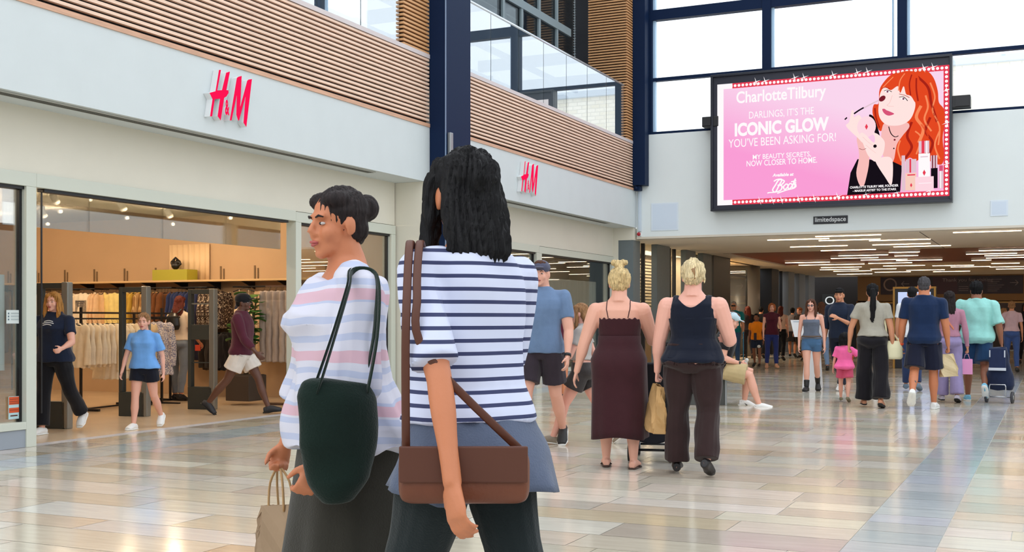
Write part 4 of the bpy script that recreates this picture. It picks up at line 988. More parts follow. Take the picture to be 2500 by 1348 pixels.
class Person:
    def __init__(s,label,loc,head=0,H=1.7,sex='f',w=1.0,skin='pale',pose=None,vox=.009,group=None,headk=1.0,belly=0,armk=1.0,legk=1.0,cat='person',seat=None):
        s.H=H; s.w=w; s.sex=sex; s.skin=SKIN[skin]; s.vox=vox; s.tab=FEM if sex=='f' else MALE; s.belly=belly; s.k=H/1.75; s.hk=s.k*headk; s.armk=armk; s.legk=legk
        s.inner=[]; s.root=empty('person',loc,R(head),label,cat,group); s.pose=p=dict(lean=0,legL=(0,0),legR=(0,0),armL=(5,10,12,0),armR=(5,10,12,0),head=(0,0),curlL=.45,curlR=.45,toeL=None,toeR=None,tw=0); p.update(pose or {})
        H=s.H; V=Vector
        s.pel=V((0,0,.53*H)); s.Tm=Matrix.Rotation(-R(p['lean']),3,'X')
        s.hipx=.052*H*(1+(w-1)*.5); s.shx=(.100 if sex=='f' else .112)*H*(1+(w-1)*.55)
        s.J={}
        for sd,sg in (('L',-1),('R',1)):
            f,kn=p['leg'+sd]; ab=p.get('ab'+sd,2)
            hip=V((sg*s.hipx,0,.515*H)); d=V((sg*math.sin(R(ab)),math.sin(R(f)),-math.cos(R(f)))).normalized()
            knee=hip+d*(.235*H*legk); f2=f-kn; d2=V((sg*math.sin(R(ab*.3)),math.sin(R(f2)),-math.cos(R(f2)))).normalized(); ank=knee+d2*(.235*H*legk)
            toe=p['toe'+sd]
            if toe is None: toe=min(0,f2*1.0)*.9 if f2<-8 else (f2*.35 if f2>8 else 0)
            fd=V((sg*.12,math.cos(R(toe)),math.sin(R(toe)))).normalized()
            up=V((0,-math.sin(R(toe)),math.cos(R(toe))))
            s.J['hip'+sd]=hip; s.J['knee'+sd]=knee; s.J['ank'+sd]=ank; s.J['fd'+sd]=fd; s.J['up'+sd]=up
            a=p['arm'+sd]; fl,abd,el,inn=a[:4]
            sh=s.T((sg*s.shx,-.004*H,(.788-.035*(w-1))*H)); 
            ud=V((sg*math.sin(R(abd)),math.sin(R(fl))*math.cos(R(abd)),-math.cos(R(fl))*math.cos(R(abd)))); ud=s.Tm@ud
            elb=sh+ud*(.172*H*armk); fl2=fl+el
            fdv=V((sg*(math.sin(R(abd*.6))-math.sin(R(inn))),math.sin(R(fl2))*math.cos(R(inn)),-math.cos(R(fl2))*math.cos(R(inn)))).normalized(); fdv=s.Tm@fdv
            wr=elb+fdv*(.148*H*armk)
            s.J['sh'+sd]=sh; s.J['elb'+sd]=elb; s.J['wr'+sd]=wr; s.J['hd'+sd]=fdv; s.J['ud'+sd]=ud
        low=min(min((s.J['ank'+q]-s.J['up'+q]*.045*H-s.J['fd'+q]*.035*H).z,(s.J['ank'+q]-s.J['up'+q]*.045*H+s.J['fd'+q]*.10*H).z) for q in 'LR') if seat is None else (s.pel.z-.055*H-seat)
        s.off=V((0,0,-low+.0)); s.pel+=s.off
        for q in s.J:
            if q[:2] not in('fd','up','hd','ud'): s.J[q]=s.J[q]+s.off
        s.neck=s.T((0,-.006*H,.86*H)); 
        # head frame
        hp,hy=p['head']; s.HM=s.Tm@Matrix.Rotation(R(hy),3,'Z')@Matrix.Rotation(-R(hp),3,'X'); s.hc=s.T((0,.004*H,.868*H))+s.HM@V((0,.012,.076))*s.hk
    def T(s,v):
        v=Vector(v); off=getattr(s,'off',Vector((0,0,0))); base=Vector((0,0,.53*s.H)); return base+s.Tm@(v-base)+off
    def hf(s,x,y,z): return s.hc+s.HM@(Vector((x,y,z))*s.hk)
    def prof(s,z):
        hw,hd,yo=lerp(s.tab,z); k=(1+(s.w-1)*(1.0 if z<.79 else max(.4,1-(z-.79)*6))); kd=1+(s.w-1)*.9*(1 if z<.79 else .4)
        b=s.belly*math.exp(-((z-.61)/.06)**2)
        return hw*k,hd*kd+b*.5,yo+b*.5
    def torso(s,mb,z0,z1,inf=0.0,n=12,seg=24,flare=0.0,front=0.0,sc=1.0):
        vs=[];fs=[];H=s.H
        for i in range(n):
            z=z0+(z1-z0)*i/(n-1); hw,hd,yo=s.prof(z); q=flare*(1-i/(n-1))**1.5
            for k in range(seg):
                a=2*PI*k/seg; c,sn=math.cos(a),math.sin(a); e=2/2.35
                x=(hw*H*sc+inf+q)*math.copysign(abs(c)**e,c); y=(hd*H*sc+inf+q*.8)*math.copysign(abs(sn)**e,sn)+yo*H
                if s.sex=='f' and sn>0 and .70<z<.78: y+=.016*H*s.w*math.exp(-((z-.735)/.022)**2)*max(0,sn)*(1-.5*math.exp(-(x/(.02*H))**2))
                if sn<0 and .48<z<.56: y-=.012*H*s.w*math.exp(-((z-.515)/.03)**2)*(1-.4*math.exp(-(x/(.015*H))**2))
                vs.append(s.T((x,y,z*H)))
        for i in range(n-1):
            for k in range(seg): k2=(k+1)%seg; fs.append((i*seg+k,i*seg+k2,(i+1)*seg+k2,(i+1)*seg+k))
        fs.append(tuple(reversed(range(seg)))); fs.append(tuple((n-1)*seg+k for k in range(seg)))
        mb.add(vs,fs,0,True)
    def lw(s): return 1+(s.w-1)*.8
    def leg(s,mb,sd,t0=0,t1=2,inf=0.0,rad=None,n=14):
        """t 0..1 thigh, 1..2 shin"""
        H=s.H; k=s.lw(); hip,kn,an=[s.J[q+sd] for q in('hip','knee','ank')]
        tab=[(0,.050*k),(.25,.050*k),(.6,.041*k),(1.0,.0315*(1+(k-1)*.7)),(1.2,.031*(1+(k-1)*.7)),(1.4,.033*(1+(k-1)*.7)),(1.75,.0235*(1+(k-1)*.5)),(2.0,.0195)]
        if s.sex=='m': tab=[(a,b*.97) for a,b in tab]
        pts=[];rr=[]
        N=max(4,int((t1-t0)*7))
        for i in range(N+1):
            t=t0+(t1-t0)*i/N; p=hip.lerp(kn,t) if t<=1 else kn.lerp(an,t-1)
            if 1<t<1.9: p=p-s.J['up'+sd]*0+ (Vector((0,-.006*H,0))*math.sin((t-1)*PI))
            r=lerp(tab,t)[0]*H+inf
            if rad: r=max(r,lerp(rad,t)[0]) if len(rad[0])==2 else r
            pts.append(p); rr.append((r,r*1.04))
        mb.tube(pts,rr,n,ref=(1,0,0))
    def arm(s,mb,sd,t0=0,t1=2,inf=0.0,rad=None,n=12,ball=True):
        H=s.H; k=1+(s.w-1)*1.75; sh,el,wr=[s.J[q+sd] for q in('sh','elb','wr')]
        m=1.0 if s.sex=='m' else .88
        tab=[(0,.0300*k*m),(.3,.0285*k*m),(.8,.0235*k*m),(1.0,.0215*k*m),(1.25,.0220*k*m),(1.7,.0160*(1+(k-1)*.6)*m),(2,.0135*(1+(k-1)*.3))]
        N=max(3,int((t1-t0)*6)); pts=[];rr=[]
        for i in range(N+1):
            t=t0+(t1-t0)*i/N; pts.append(sh.lerp(el,t) if t<=1 else el.lerp(wr,t-1)); r=lerp(tab,t)[0]*H+inf
            if rad: r=max(r,lerp(rad,t)[0])
            rr.append(r)
        mb.tube(pts,rr,n)
        if ball and t0==0:
            r=tab[0][1]*H+inf; mb.ell(sh+Vector((0,0,.002*H)),(r*.97,r*.97,r*.97))
            a=s.T(((-1 if sd=='L' else 1)*s.shx*.45,-.006*H,.800*H)); mb.tube([a,sh],[ (.026*H+inf),r*.92],12)
    def hand(s,mb,sd):
        k=s.k*(1 if s.sex=='m' else .92); wr=s.J['wr'+sd]; d=s.J['hd'+sd].normalized(); sg=-1 if sd=='L' else 1
        nrm=Vector((-sg,0,0)); nrm=(nrm-d*nrm.dot(d)); 
        if nrm.length<.3: nrm=Vector((0,0,-1))-d*(-d.z)
        nrm.normalize(); wd=d.cross(nrm)*(-sg)
        if wd.dot(Vector((0,1,0.3)))<0: wd=-wd
        curl=s.pose['curl'+sd]
        mb.tube([wr-d*.01*k,wr+d*.03*k,wr+d*.07*k,wr+d*.088*k],[(.024*k,.017*k),(.034*k,.017*k),(.041*k,.0155*k),(.036*k,.012*k)],12,ref=wd)
        for i,(o,L,r) in enumerate(((.030,.072,.0088),(.010,.080,.0092),(-.0105,.074,.0088),(-.030,.058,.0078))):
            p=wr+d*.084*k+wd*o*k; pts=[p-d*.02*k,p]; ang=0; c=curl*(1+.12*i)
            dd=d+wd*(o*1.2)
            for j,f in enumerate((.45,.32,.23)):
                ang+=c*(.8 if j==0 else 1.0)*(1.0); v=(dd.normalized()*math.cos(ang)+nrm*math.sin(ang)); p=p+v*L*f*k; pts.append(p)
            mb.tube(pts,[r*k*1.05,r*k*1.05,r*k,r*k*.92,r*k*.75],8)
        p=wr+d*.022*k+wd*.026*k; v=(d*.62+wd*.62+nrm*.35).normalized(); q=p+v*.036*k; v2=(d*.85+wd*.25+nrm*(.35+curl*.3)).normalized(); r_=q+v2*.03*k
        mb.tube([p-v*.015*k,p,q,r_,r_+v2*.018*k],[.013*k,.014*k,.0115*k,.0098*k,.007*k],8)
        s.J['palm'+sd]=wr+d*.085*k+nrm*.02*k
    def foot(s,mb,sd,inf=0.0,sole=False,L=1.0,flatk=1.0):
        H=s.H; a=s.J['ank'+sd]; f=s.J['fd'+sd]; u=s.J['up'+sd]; u=(u-f*u.dot(f)).normalized()
        g=a-u*.045*H
        def P(y,z): return g+f*(y*H)+u*(z*H)
        ref=f.cross(u)
        mb.tube([P(-.040,.020),P(-.028,.021),P(.0,.027),P(.035,.024),P(.07,.016),P(.098*L,.011)],[(.014*H+inf,.018*H+inf),(.019*H+inf,.0205*H+inf*.9),(.019*H+inf,.027*H+inf),(.0235*H+inf,.021*H+inf),(.0265*H+inf,.0145*H+inf),(.018*H+inf,.009*H+inf)],12,ref=ref)
        mb.tube([P(-.006,.02),a],[.021*H+inf,.019*H+inf],10)
    def body(s,feet='LR',legs='LR',hands='LR',arms='LR',extra=None):
        mb=MB(); s.torso(mb,.475,.875,n=18)
        for sd in legs: s.leg(mb,sd)
        for sd in feet: s.foot(mb,sd)
        for sd in arms: s.arm(mb,sd)
        for sd in hands: s.hand(mb,sd)
        h=s.hf; M=s.HM; k=s.hk
        E=lambda c,r: mb.ell(h(*c),tuple(q*k for q in r),M,14)
        E((0,-.014,.028),(.073,.092,.086)); E((0,.020,-.030),(.058,.062,.078)); E((0,.058,-.094),(.024,.022,.019)); E((0,.03,-.075),(.046,.045,.032))
        for sg in(-1,1):
            E((sg*.034,.05,-.03),(.026,.028,.03)); E((sg*.076,-.008,-.010),(.009,.020,.031)); E((sg*.075,-.004,-.03),(.007,.012,.014))
        E((0,.070,.024),(.052,.015,.011))
        mb.tube([h(0,.074,.016),h(0,.088,-.006),h(0,.098,-.028)],[.008*k,.0095*k,.013*k],8); E((0,.086,-.034),(.017,.012,.009))
        E((0,.078,-.056),(.021,.012,.008)); E((0,.077,-.068),(.019,.012,.008))
        nr=(.0315 if s.sex=='f' else .036)*s.H*(1+(s.w-1)*.75)
        mb.tube([s.T((0,-.010*s.H,.82*s.H)),s.T((0,-.007*s.H,.85*s.H)),h(0,-.012,-.055),h(0,-.016,-.01)],[nr*1.25,nr*1.02,nr*.98,nr],14)
        if extra: extra(mb)
        s.bo=mb.fuse('body',s.skin,s.root,voxel=s.vox,smooth=3,fac=.4); return s.bo
    def face(s,brow=None,glasses=None):
        k=s.hk; h=s.hf
        for sg in(-1,1):
            e=MB().ell(h(sg*.030,.0700,.0),(.0120*k,.0100*k,.0052*k),s.HM,12).build('eye',eyew,s.root); MB().ell(h(sg*.030,.0765,.0),(.0066*k,.0042*k,.0052*k),s.HM,10).build('iris',eyed,e)
            if brow: MB().tube([h(sg*.014,.084,.020),h(sg*.030,.083,.025),h(sg*.045,.074,.020)],[.0028*k,.004*k,.002*k],8).build('eyebrow',brow,s.root)
        MB().tube([h(-.022,.082,-.060),h(-.008,.091,-.058),h(0,.090,-.059),h(.008,.091,-.058),h(.022,.082,-.060)],[.002*k,.005*k,.0045*k,.005*k,.002*k],8).tube([h(-.019,.082,-.064),h(0,.090,-.068),h(.019,.082,-.064)],[.002*k,.006*k,.002*k],8).build('lips',lipm,s.root)
        if glasses:
            mb=MB()
            for sg in(-1,1): mb.ell(h(sg*.032,.088,0),(.024*k,.005*k,.019*k),s.HM,14); mb.cyl(h(sg*.054,.082,.005),h(sg*.078,-.005,.0),.003*k,8)
            mb.cyl(h(-.01,.092,.004),h(.01,.092,.004),.003*k,8).build('glasses',glasses,s.root)
    def hair(s,m,style='short',name='hair',**kw):
        mb=MB(); h=s.hf; k=s.hk; M=s.HM; T=s.T; H=s.H
        E=lambda c,r: mb.ell(h(*c),tuple(q*k for q in r),M,14)
        if style in('short','bald','crop'):
            E((0,-.024,.040),(.080,.092,.088)); E((0,-.05,-.015),(.066,.052,.052))
            if style=='short': E((0,.03,.095),(.055,.045,.026))
        if style=='fluffy': E((0,-.026,.05),(.092,.102,.094)); E((0,-.05,-.01),(.076,.058,.055)); E((0,.035,.09),(.07,.045,.035))
        if style in('bun','topknot','twist','pony','long','bob','half'):
            E((0,-.022,.038),(.083,.094,.090)); E((0,-.048,-.012),(.074,.060,.064)); E((-.045,.02,.075),(.035,.05,.03)); E((.045,.02,.075),(.035,.05,.03))
        if style=='bun': E((0,-.115,.055),(.045,.04,.045))
        if style=='topknot':
            E((0,-.03,.03),(.089,.092,.096)); E((0,-.06,.14),(.046,.04,.036)); E((.035,-.07,.155),(.03,.025,.022)); E((-.035,-.055,.155),(.03,.03,.022)); mb.tube([h(0,-.08,.11),h(.02,-.11,.06),h(.005,-.105,.0)],[.03*k,.035*k,.02*k],10)
        if style=='twist':
            E((0,-.026,.036),(.090,.094,.096))
            mb.tube([h(.01,-.06,.125),h(.0,-.105,.07),h(-.005,-.115,.0),h(0,-.085,-.05)],[.028*k,.042*k,.044*k,.024*k],12); E((-.035,-.085,.05),(.035,.035,.06)); E((.04,-.085,.045),(.035,.032,.06)); mb.tube([h(.07,-.05,.03),h(.088,-.05,-.02),h(.085,-.045,-.055)],[.012*k,.008*k,.004*k],8)
        if style=='pony':
            L=kw.get('L',.5); mb.tube([h(0,-.095,.035),h(0,-.125,.02),h(.005,-.13,-.08),h(0,-.12,-.08-L*.45),h(-.01,-.11,-.08-L*.8),h(-.005,-.105,-.08-L)],[.026*k,.034*k,.040*k,.042*k,.034*k,.012*k],12)
        if style in('long','half'):
            L=kw.get('L',.32); yb=kw.get('yb',-.085)
            mb.tube([h(0,-.04,.06),h(0,-.065,-.03),h(0,yb,-.12),h(0,yb-.01,-.12-L*.5),h(0,yb,-.12-L)],[(.08*k,.05*k),(.088*k,.045*k),(.092*k,.04*k),(.092*k,.034*k),(.06*k,.018*k)],16,ref=M@Vector((1,0,0)))
            if kw.get('front',1):
                for sg in(-1,1): mb.tube([h(sg*.05,.03,.085),h(sg*.078,.02,.03),h(sg*.084,.02,-.05),h(sg*.088,.035,-.14),h(sg*.08,.05,-.12-L*.7)],[.02*k,.022*k,.024*k,.024*k,.010*k],10)
        if style=='bob':
            mb.tube([h(0,-.04,.06),h(0,-.05,-.03),h(0,-.05,-.10)],[(.085*k,.055*k),(.098*k,.06*k),(.088*k,.05*k)],16,ref=M@Vector((1,0,0)))
            for sg in(-1,1): mb.tube([h(sg*.06,.03,.08),h(sg*.08,.03,.02),h(sg*.082,.03,-.06),h(sg*.075,.03,-.09)],[.022*k,.024*k,.024*k,.012*k],10)
        if kw.get('fringe'): mb.tube([h(-.06,.055,.06),h(-.02,.082,.062),h(.03,.08,.062),h(.065,.05,.06)],[.018*k,.02*k,.02*k,.016*k],10)
        return mb.fuse(name,m,s.root,voxel=max(.005,s.vox*.7),smooth=2,fac=.4,disp=strands(kw.get('amp',.008)*k,H*10))
    # ---- clothes
    def shoes(s,m,inf=.006,sole=None,which='LR',name='shoe'):
        for sd in which:
            mb=MB(); s.foot(mb,sd,inf=inf); o=mb.fuse(name,m,s.root,voxel=max(.005,s.vox*.7),smooth=2)
            if sole:
                H=s.H;a=s.J['ank'+sd];f=s.J['fd'+sd];u=s.J['up'+sd];u=(u-f*u.dot(f)).normalized();g=a-u*.045*H;P=lambda y,z:g+f*(y*H)+u*(z*H)
                MB().tube([P(-.046,.004),P(-.02,.004),P(.03,.004),P(.07,.004),P(.106,.006)],[(.015*H+inf,.0065*H),(.021*H+inf,.0065*H),(.023*H+inf,.0065*H),(.0275*H+inf,.0065*H),(.016*H+inf,.006*H)],14,ref=f.cross(u)).build('sole',sole,o)
    def sandals(s,m):
        for sd in 'LR':
            H=s.H;a=s.J['ank'+sd];f=s.J['fd'+sd];u=s.J['up'+sd];u=(u-f*u.dot(f)).normalized();g=a-u*.045*H;P=lambda y,z:g+f*(y*H)+u*(z*H)
            o=MB().tube([P(-.044,.003),P(-.02,.003),P(.03,.003),P(.07,.003),P(.104,.004)],[(.016*H,.006*H),(.022*H,.006*H),(.024*H,.006*H),(.029*H,.006*H),(.018*H,.005*H)],14,ref=f.cross(u)).build('sandal',m,s.root)
            MB().tube([P(.05,.004)+f.cross(u)*.028*H,P(.05,.034),P(.05,.004)-f.cross(u)*.028*H],[(.012*H,.003),(.012*H,.003),(.012*H,.003)],8,ref=f).build('strap',m,o)
    def top(s,m,name='t_shirt',z0=.50,z1=.845,inf=.014,sleeve=.62,srad=.018,flare=.012,fold=.006,arms='LR',seed=0,long=False,sc=1.0,hem=None):
        mb=MB(); s.torso(mb,z0,z1,inf=inf,n=16,flare=flare,sc=sc)
        for sd in arms:
            if sleeve>0:
                r0=.030*s.H*(1+(s.w-1)*1.1)
                s.arm(mb,sd,0,sleeve,inf=inf*.75,rad=[(0,.0),(.25,r0*.9+srad*.5),(1,r0*.82+srad),(2,r0*.60+srad*.6)])
        return s.tuck(mb.fuse(name,m,s.root,voxel=s.vox,smooth=2,fac=.45,disp=folds(fold,seed=seed+s.H*3)))
    def trousers(s,m,name='trousers',t1=1.93,wide=0.0,inf=.010,z1=.585,fold=.006,hem=None,knee=None,seed=0,legs='LR'):
        mb=MB(); s.torso(mb,.468,z1,inf=inf,n=12); k=s.lw(); r=.047*s.H*k
        for sd in legs: s.leg(mb,sd,0,t1,inf=inf,rad=[(0,r+inf),(.6,(knee or (r*.85+wide*.3))),(1.0,(knee or (r*.72+wide*.5))),(2.0,(hem or (.03*s.H+wide)))])
        return s.tuck(mb.fuse(name,m,s.root,voxel=s.vox,smooth=2,fac=.45,disp=folds(fold,28,7,seed)),1)
    def shorts(s,m,name='shorts',t1=.75,inf=.012,extra=.014,z1=.585,fold=.005):
        mb=MB(); s.torso(mb,.468,z1,inf=inf,n=12); k=s.lw(); r=.050*s.H*k
        for sd in 'LR': s.leg(mb,sd,0,t1,inf=inf,rad=[(0,r+inf),(1.0,r*.94+inf+extra)])
        return s.tuck(mb.fuse(name,m,s.root,voxel=s.vox,smooth=2,fac=.45,disp=folds(fold,26,6,1)),1)
    def skirt(s,m,name='skirt',z1=.62,zhem=.1,rx=.2,ry=.17,shift=(0,0),fold=.008,inf=.012,mid=None,seed=0):
        H=s.H; vs=[];fs=[];n=14;seg=40
        for i in range(n):
            t=i/(n-1); z=z1+(zhem-z1)*t
            zz=max(z,.515); hw,hd,yo=s.prof(zz); hw=hw*H+inf; hd=hd*H+inf
            q=max(0,(.53-z)/(.53-zhem)) if zhem<.53 else 0
            rxx=hw+(rx-hw)*q; ryy=hd+(ry-hd)*q
            for k in range(seg):
                a=2*PI*k/seg; wv=1+.05*q*math.sin(a*9+seed)+.03*q*math.sin(a*5+1+seed)
                hemw=.012*q*math.sin(a*3+seed)
                e=2/2.35; c,sn=math.cos(a),math.sin(a)
                v=Vector((rxx*math.copysign(abs(c)**e,c)*wv+shift[0]*q,ryy*math.copysign(abs(sn)**e,sn)*wv+yo*H+shift[1]*q-(.016*H*s.w*max(0,1-abs(z-.515)/.09) if sn<0 else 0),z*H+hemw))
                vs.append(s.T(v) if z>.5 else v+s.off)
        for i in range(n-1):
            for k in range(seg): k2=(k+1)%seg; fs.append((i*seg+k,(i+1)*seg+k,(i+1)*seg+k2,i*seg+k2))
        o=MB().add(vs,fs,0,True).flat(name,m,s.root)
        md=o.modifiers.new('s','SOLIDIFY'); md.thickness=.006; return s.tuck(o,2)
    def tuck(s,cl,layer=3,depth=.024):
        """where skin or an inner garment would show through a garment lying over it, draw it in"""
        def press(ob,over):
            bv=BVHTree.FromPolygons([v.co for v in over.data.vertices],[tuple(p.vertices) for p in over.data.polygons])
            zs=[v.co.z for v in over.data.vertices]; z0,z1=min(zs)-.01,max(zs)+.01
            me=ob.data; nrm=[v.normal.copy() for v in me.vertices]
            for v,nn in zip(me.vertices,nrm):
                if not z0<v.co.z<z1: continue
                q,cn,i,d=bv.find_nearest(v.co,depth)
                if q is None or cn.dot(nn)<.6: continue
                g=(v.co-q).dot(cn)
                mg=.022 if (ob is s.bo and s.pel.z-.02*s.H<v.co.z<s.pel.z+.10*s.H and abs(v.co.x)<s.shx*1.0) else .005
                if g>-mg: v.co=v.co-nn*(g+mg+.001)
            me.update()
        press(s.bo,cl)
        for ob,l in s.inner:
            if l<layer: press(ob,cl)
            elif l>layer: press(cl,ob)
        for ob,l in s.inner+[(cl,layer)]:
            if l<3: press(s.bo,ob)
        s.inner.append((cl,layer)); return cl
    def skin_tight(s,m,name,pred,off=.004):
        """garment that follows the body surface: pred(x,y,z in torso frame / H)"""
        me=s.bo.data; inv=s.Tm.inverted(); n=len(me.vertices); H=s.H
        co=np.empty(n*3); no=np.empty(n*3); me.vertices.foreach_get('co',co); me.vertex_normals.foreach_get('vector',no); co=co.reshape(-1,3); no=no.reshape(-1,3)
        base=np.array(s.pel); q=(co-base)@np.array(inv).T; x=q[:,0]/H; y=q[:,1]/H; z=q[:,2]/H+.53
        ok=pred(x,y,z)
        # leave out the arms
        for sd in 'LR':
            a=np.array(s.J['sh'+sd]); b=np.array(s.J['elb'+sd]); ab=b-a
            for (a,b,r0,st) in ((np.array(s.J['sh'+sd]),np.array(s.J['elb'+sd]),.034,.05),(np.array(s.J['elb'+sd]),np.array(s.J['wr'+sd]),.03,-.2)):
                ab=b-a; t=((co-a)@ab)/(ab@ab); tc=np.clip(t,0,1.6); d=np.linalg.norm(co-(a+tc[:,None]*ab),axis=1)
                ok&=~((t>st)&(d<r0*H*(1+(s.w-1)*1.6)))
        keep=[p for p in me.polygons if all(ok[i] for i in p.vertices)]
        used=sorted({i for p in keep for i in p.vertices}); mp={v:i for i,v in enumerate(used)}
        vs=(co+no*off)[used]; fs=[tuple(mp[i] for i in p.vertices) for p in keep]
        bm=bmesh.new(); vv=[bm.verts.new(v) for v in vs]; 
        for f in fs: bm.faces.new([vv[i] for i in f])
        bm.verts.ensure_lookup_table()
        for it in range(8):
            new={}
            for v in bm.verts:
                be=[e for e in v.link_edges if e.is_boundary]
                if len(be)>=2: c=Vector((0,0,0)); [c.__iadd__(e.other_vert(v).co) for e in be]; new[v]=v.co.lerp(c/len(be),.5)
            for v,c in new.items(): v.co=c
        # drop stray islands
        seen=set(); isl=[]
        for v in bm.verts:
            if v in seen: continue
            st=[v]; seen.add(v); g=[]
            while st:
                u=st.pop(); g.append(u)
                for e in u.link_edges:
                    w=e.other_vert(u)
                    if w not in seen: seen.add(w); st.append(w)
            isl.append(g)
        big=max(len(g) for g in isl)
        for g in isl:
            if len(g)<big*.08: bmesh.ops.delete(bm,geom=g,context='VERTS')
        out=bpy.data.meshes.new(name); bm.to_mesh(out); bm.free(); out.polygons.foreach_set('use_smooth',[True]*len(out.polygons)); out.materials.append(m)
        o=bpy.data.objects.new(name,out); COL.objects.link(o); o.parent=s.root
        md=o.modifiers.new('s','SOLIDIFY'); md.thickness=.003; md.offset=1; return o
    def strap(s,m,pts,r=.004,name='shoulder_strap',off=.004,flatr=None,parent=None,n=8):
        """strap laid on the body: pts in torso frame fractions of H, snapped to the skin"""
        bv=getattr(s,'bv',None)
        if bv is None:
            s.bv=bv=BVHTree.FromPolygons([v.co for v in s.bo.data.vertices],[tuple(p.vertices) for p in s.bo.data.polygons])
        P=smooth_poly([tuple(p) for p in pts],False,6); out=[]
        for p in P:
            w=s.T(Vector(p)*s.H); q,nn,i,d=bv.find_nearest(w); out.append(q+nn*off)
        return MB().tube(out,[(flatr or r,r)]*len(out),n,ref=(1,0,0)).build(name,m,parent or s.root)
    def world(s,v): return Matrix.Translation(s.root.location)@Matrix.Rotation(s.root.rotation_euler.z,4,'Z')@Vector(v)

def bag_paper(name,loc,rz,w,d,h,m,lab,tilt=0,fold=.006,handle=True,cat='bag',lean=0,taper=.9,hh=.1):
    """flat bottomed carrier bag; loc is the point the handles are held at"""
    e=empty(name,loc,rz,lab,cat); e.rotation_euler=(R(lean),R(tilt),rz)
    mb=MB(); n=10; vs=[];fs=[];seg=24
    for i in range(n):
        t=i/(n-1); z=-hh-h*t; kk=taper+(1-taper)*min(1,t*1.6); dd=d*(.25+.75*min(1,t*1.3))
        for k in range(seg):
            a=2*PI*k/seg; c,sn=math.cos(a),math.sin(a); q=.35
            vs.append((w/2*kk*math.copysign(abs(c)**q,c)+.012*math.sin(z*40+k),dd/2*math.copysign(abs(sn)**q,sn)+.010*math.sin(z*33+k*1.3),z))
    for i in range(n-1):
        for k in range(seg): k2=(k+1)%seg; fs.append((i*seg+k,(i+1)*seg+k,(i+1)*seg+k2,i*seg+k2))
    fs.append(tuple((n-1)*seg+k for k in range(seg)))
    o=MB().add(vs,fs,0,False).flat('bag_body',m,e); o.modifiers.new('s','SOLIDIFY').thickness=.003
    if handle:
        for sg in(-1,1): MB().tube(smooth_poly([(-w*.2,sg*d*.12,-hh-.02),(-w*.16,sg*d*.08,-hh*.4),(0,0,.0),(w*.16,sg*d*.08,-hh*.4),(w*.2,sg*d*.12,-hh-.02)],False,4),.004,8).build('handle',mat('twine',(176,140,96),.8),e)
    return e
# ================================================================ the crowd
HR=dict(blonde=hairm('blonde',(216,190,140)),blonde2=hairm('blonde_bright',(224,204,162)),brown=hairm('brown',(84,52,36)),dark=hairm('dark',(34,26,26)),black=hairm('black',(13,12,15)),ginger=hairm('ginger',(150,84,44)),grey=hairm('grey',(150,146,142)),lightbrown=hairm('light_brown',(150,110,74)),red=hairm('red_brown',(96,38,26)),salt=hairm('salt',(74,72,76)))
shw=mat('shoe_white',(228,228,226),.5); shb=mat('shoe_black',(26,24,26),.5); solew=mat('sole_white',(236,236,232),.6); soleb=mat('sole_black',(20,20,20),.7)
def P_(px,py): p=on_z(px,py); return (p.x,p.y,0)
walkA=dict(legL=(20,6),legR=(-14,26)); walkB=dict(legR=(20,6),legL=(-14,26))

# --- the two blonde women seen from behind
p=Person('woman with a blonde topknot in a long dark maroon strappy dress, seen from behind',P_(1512,1143),14,1.635,'f',1.30,'pale',
  dict(legL=(8,3),legR=(2,6),armL=(-6,19,8,-4),armR=(28,14,62,14),curlL=.35,head=(2,5)),vox=.0065,headk=1.1)
p.body(); p.face(); p.hair(HR['blonde'],'topknot',amp=.009)
E1=MB().ell(p.hf(0,-.118,.06),(.012,.008,.03),p.HM,10).build('hair_tie',mat('hair_clip',(36,28,30),.4),p.root)
mar=cloth('maroon_dress',(58,26,32),.85,.2)
p.skin_tight(mar,'bodice',lambda x,y,z:(z<.742+.006*np.sin(x*260))&(z>.58)&(np.abs(x)<.125),.006)
p.skirt(mar,'skirt',.655,.155,.225,.20,(0,0),inf=.016)
for sg in(-1,1):
    p.strap(mar,[(sg*.052,-.08,.742),(sg*.060,-.07,.79),(sg*.062,-.02,.835),(sg*.058,.04,.80),(sg*.05,.08,.745)],.0035,off=.002)
p.sandals(mat('sandal_brown',(70,48,40),.7))

b=Person('woman with pinned-up blonde hair in a black tank top and dark brown trousers',P_(1692,1158),8,1.655,'f',1.38,'rosy',
  dict(legL=(3,2),legR=(-4,22),armL=(2,13,10,2),armR=(14,16,78,24),curlL=1.5,head=(-2,3),abL=3,abR=3),vox=.0065,headk=1.1)
b.body(); b.face(); b.hair(HR['blonde2'],'twist',amp=.009)
MB().tube([b.hf(.03,-.085,.10),b.hf(.01,-.15,.05),b.hf(.02,-.135,-.02)],[(.010,.006),(.016,.008),(.008,.005)],8,ref=(1,0,0)).build('hair_clip',mat('tortoise_clip',(150,112,72),.4),b.root)
tank=cloth('tank_black',(18,24,40),.9,.12)
b.skin_tight(tank,'tank_top',lambda x,y,z:(z>.53)&(z<.84)&(np.abs(x)<.122-np.clip((z-.64)/.13,0,1)*.026)&((z<.772+np.clip((x/.064),-1.2,1.2)**2*.045))&((z<.765)|(np.abs(x)<.090)),.007)
b.top(tank,'tank_hem',z0=.515,z1=.72,inf=.011,sleeve=0,flare=.008,fold=.008)
for sg in(-1,1): b.strap(tank,[(sg*.080,-.08,.785),(sg*.078,-.05,.82),(sg*.074,-.01,.838),(sg*.074,.04,.80),(sg*.07,.07,.77)],.004,flatr=.014,off=.003)
brt=cloth('brown_trousers',(50,34,34),.9,.15)
b.trousers(brt,t1=1.97,wide=.045,inf=.024,z1=.60,hem=.095,knee=.092,fold=.010)
b.shoes(shb,.004)
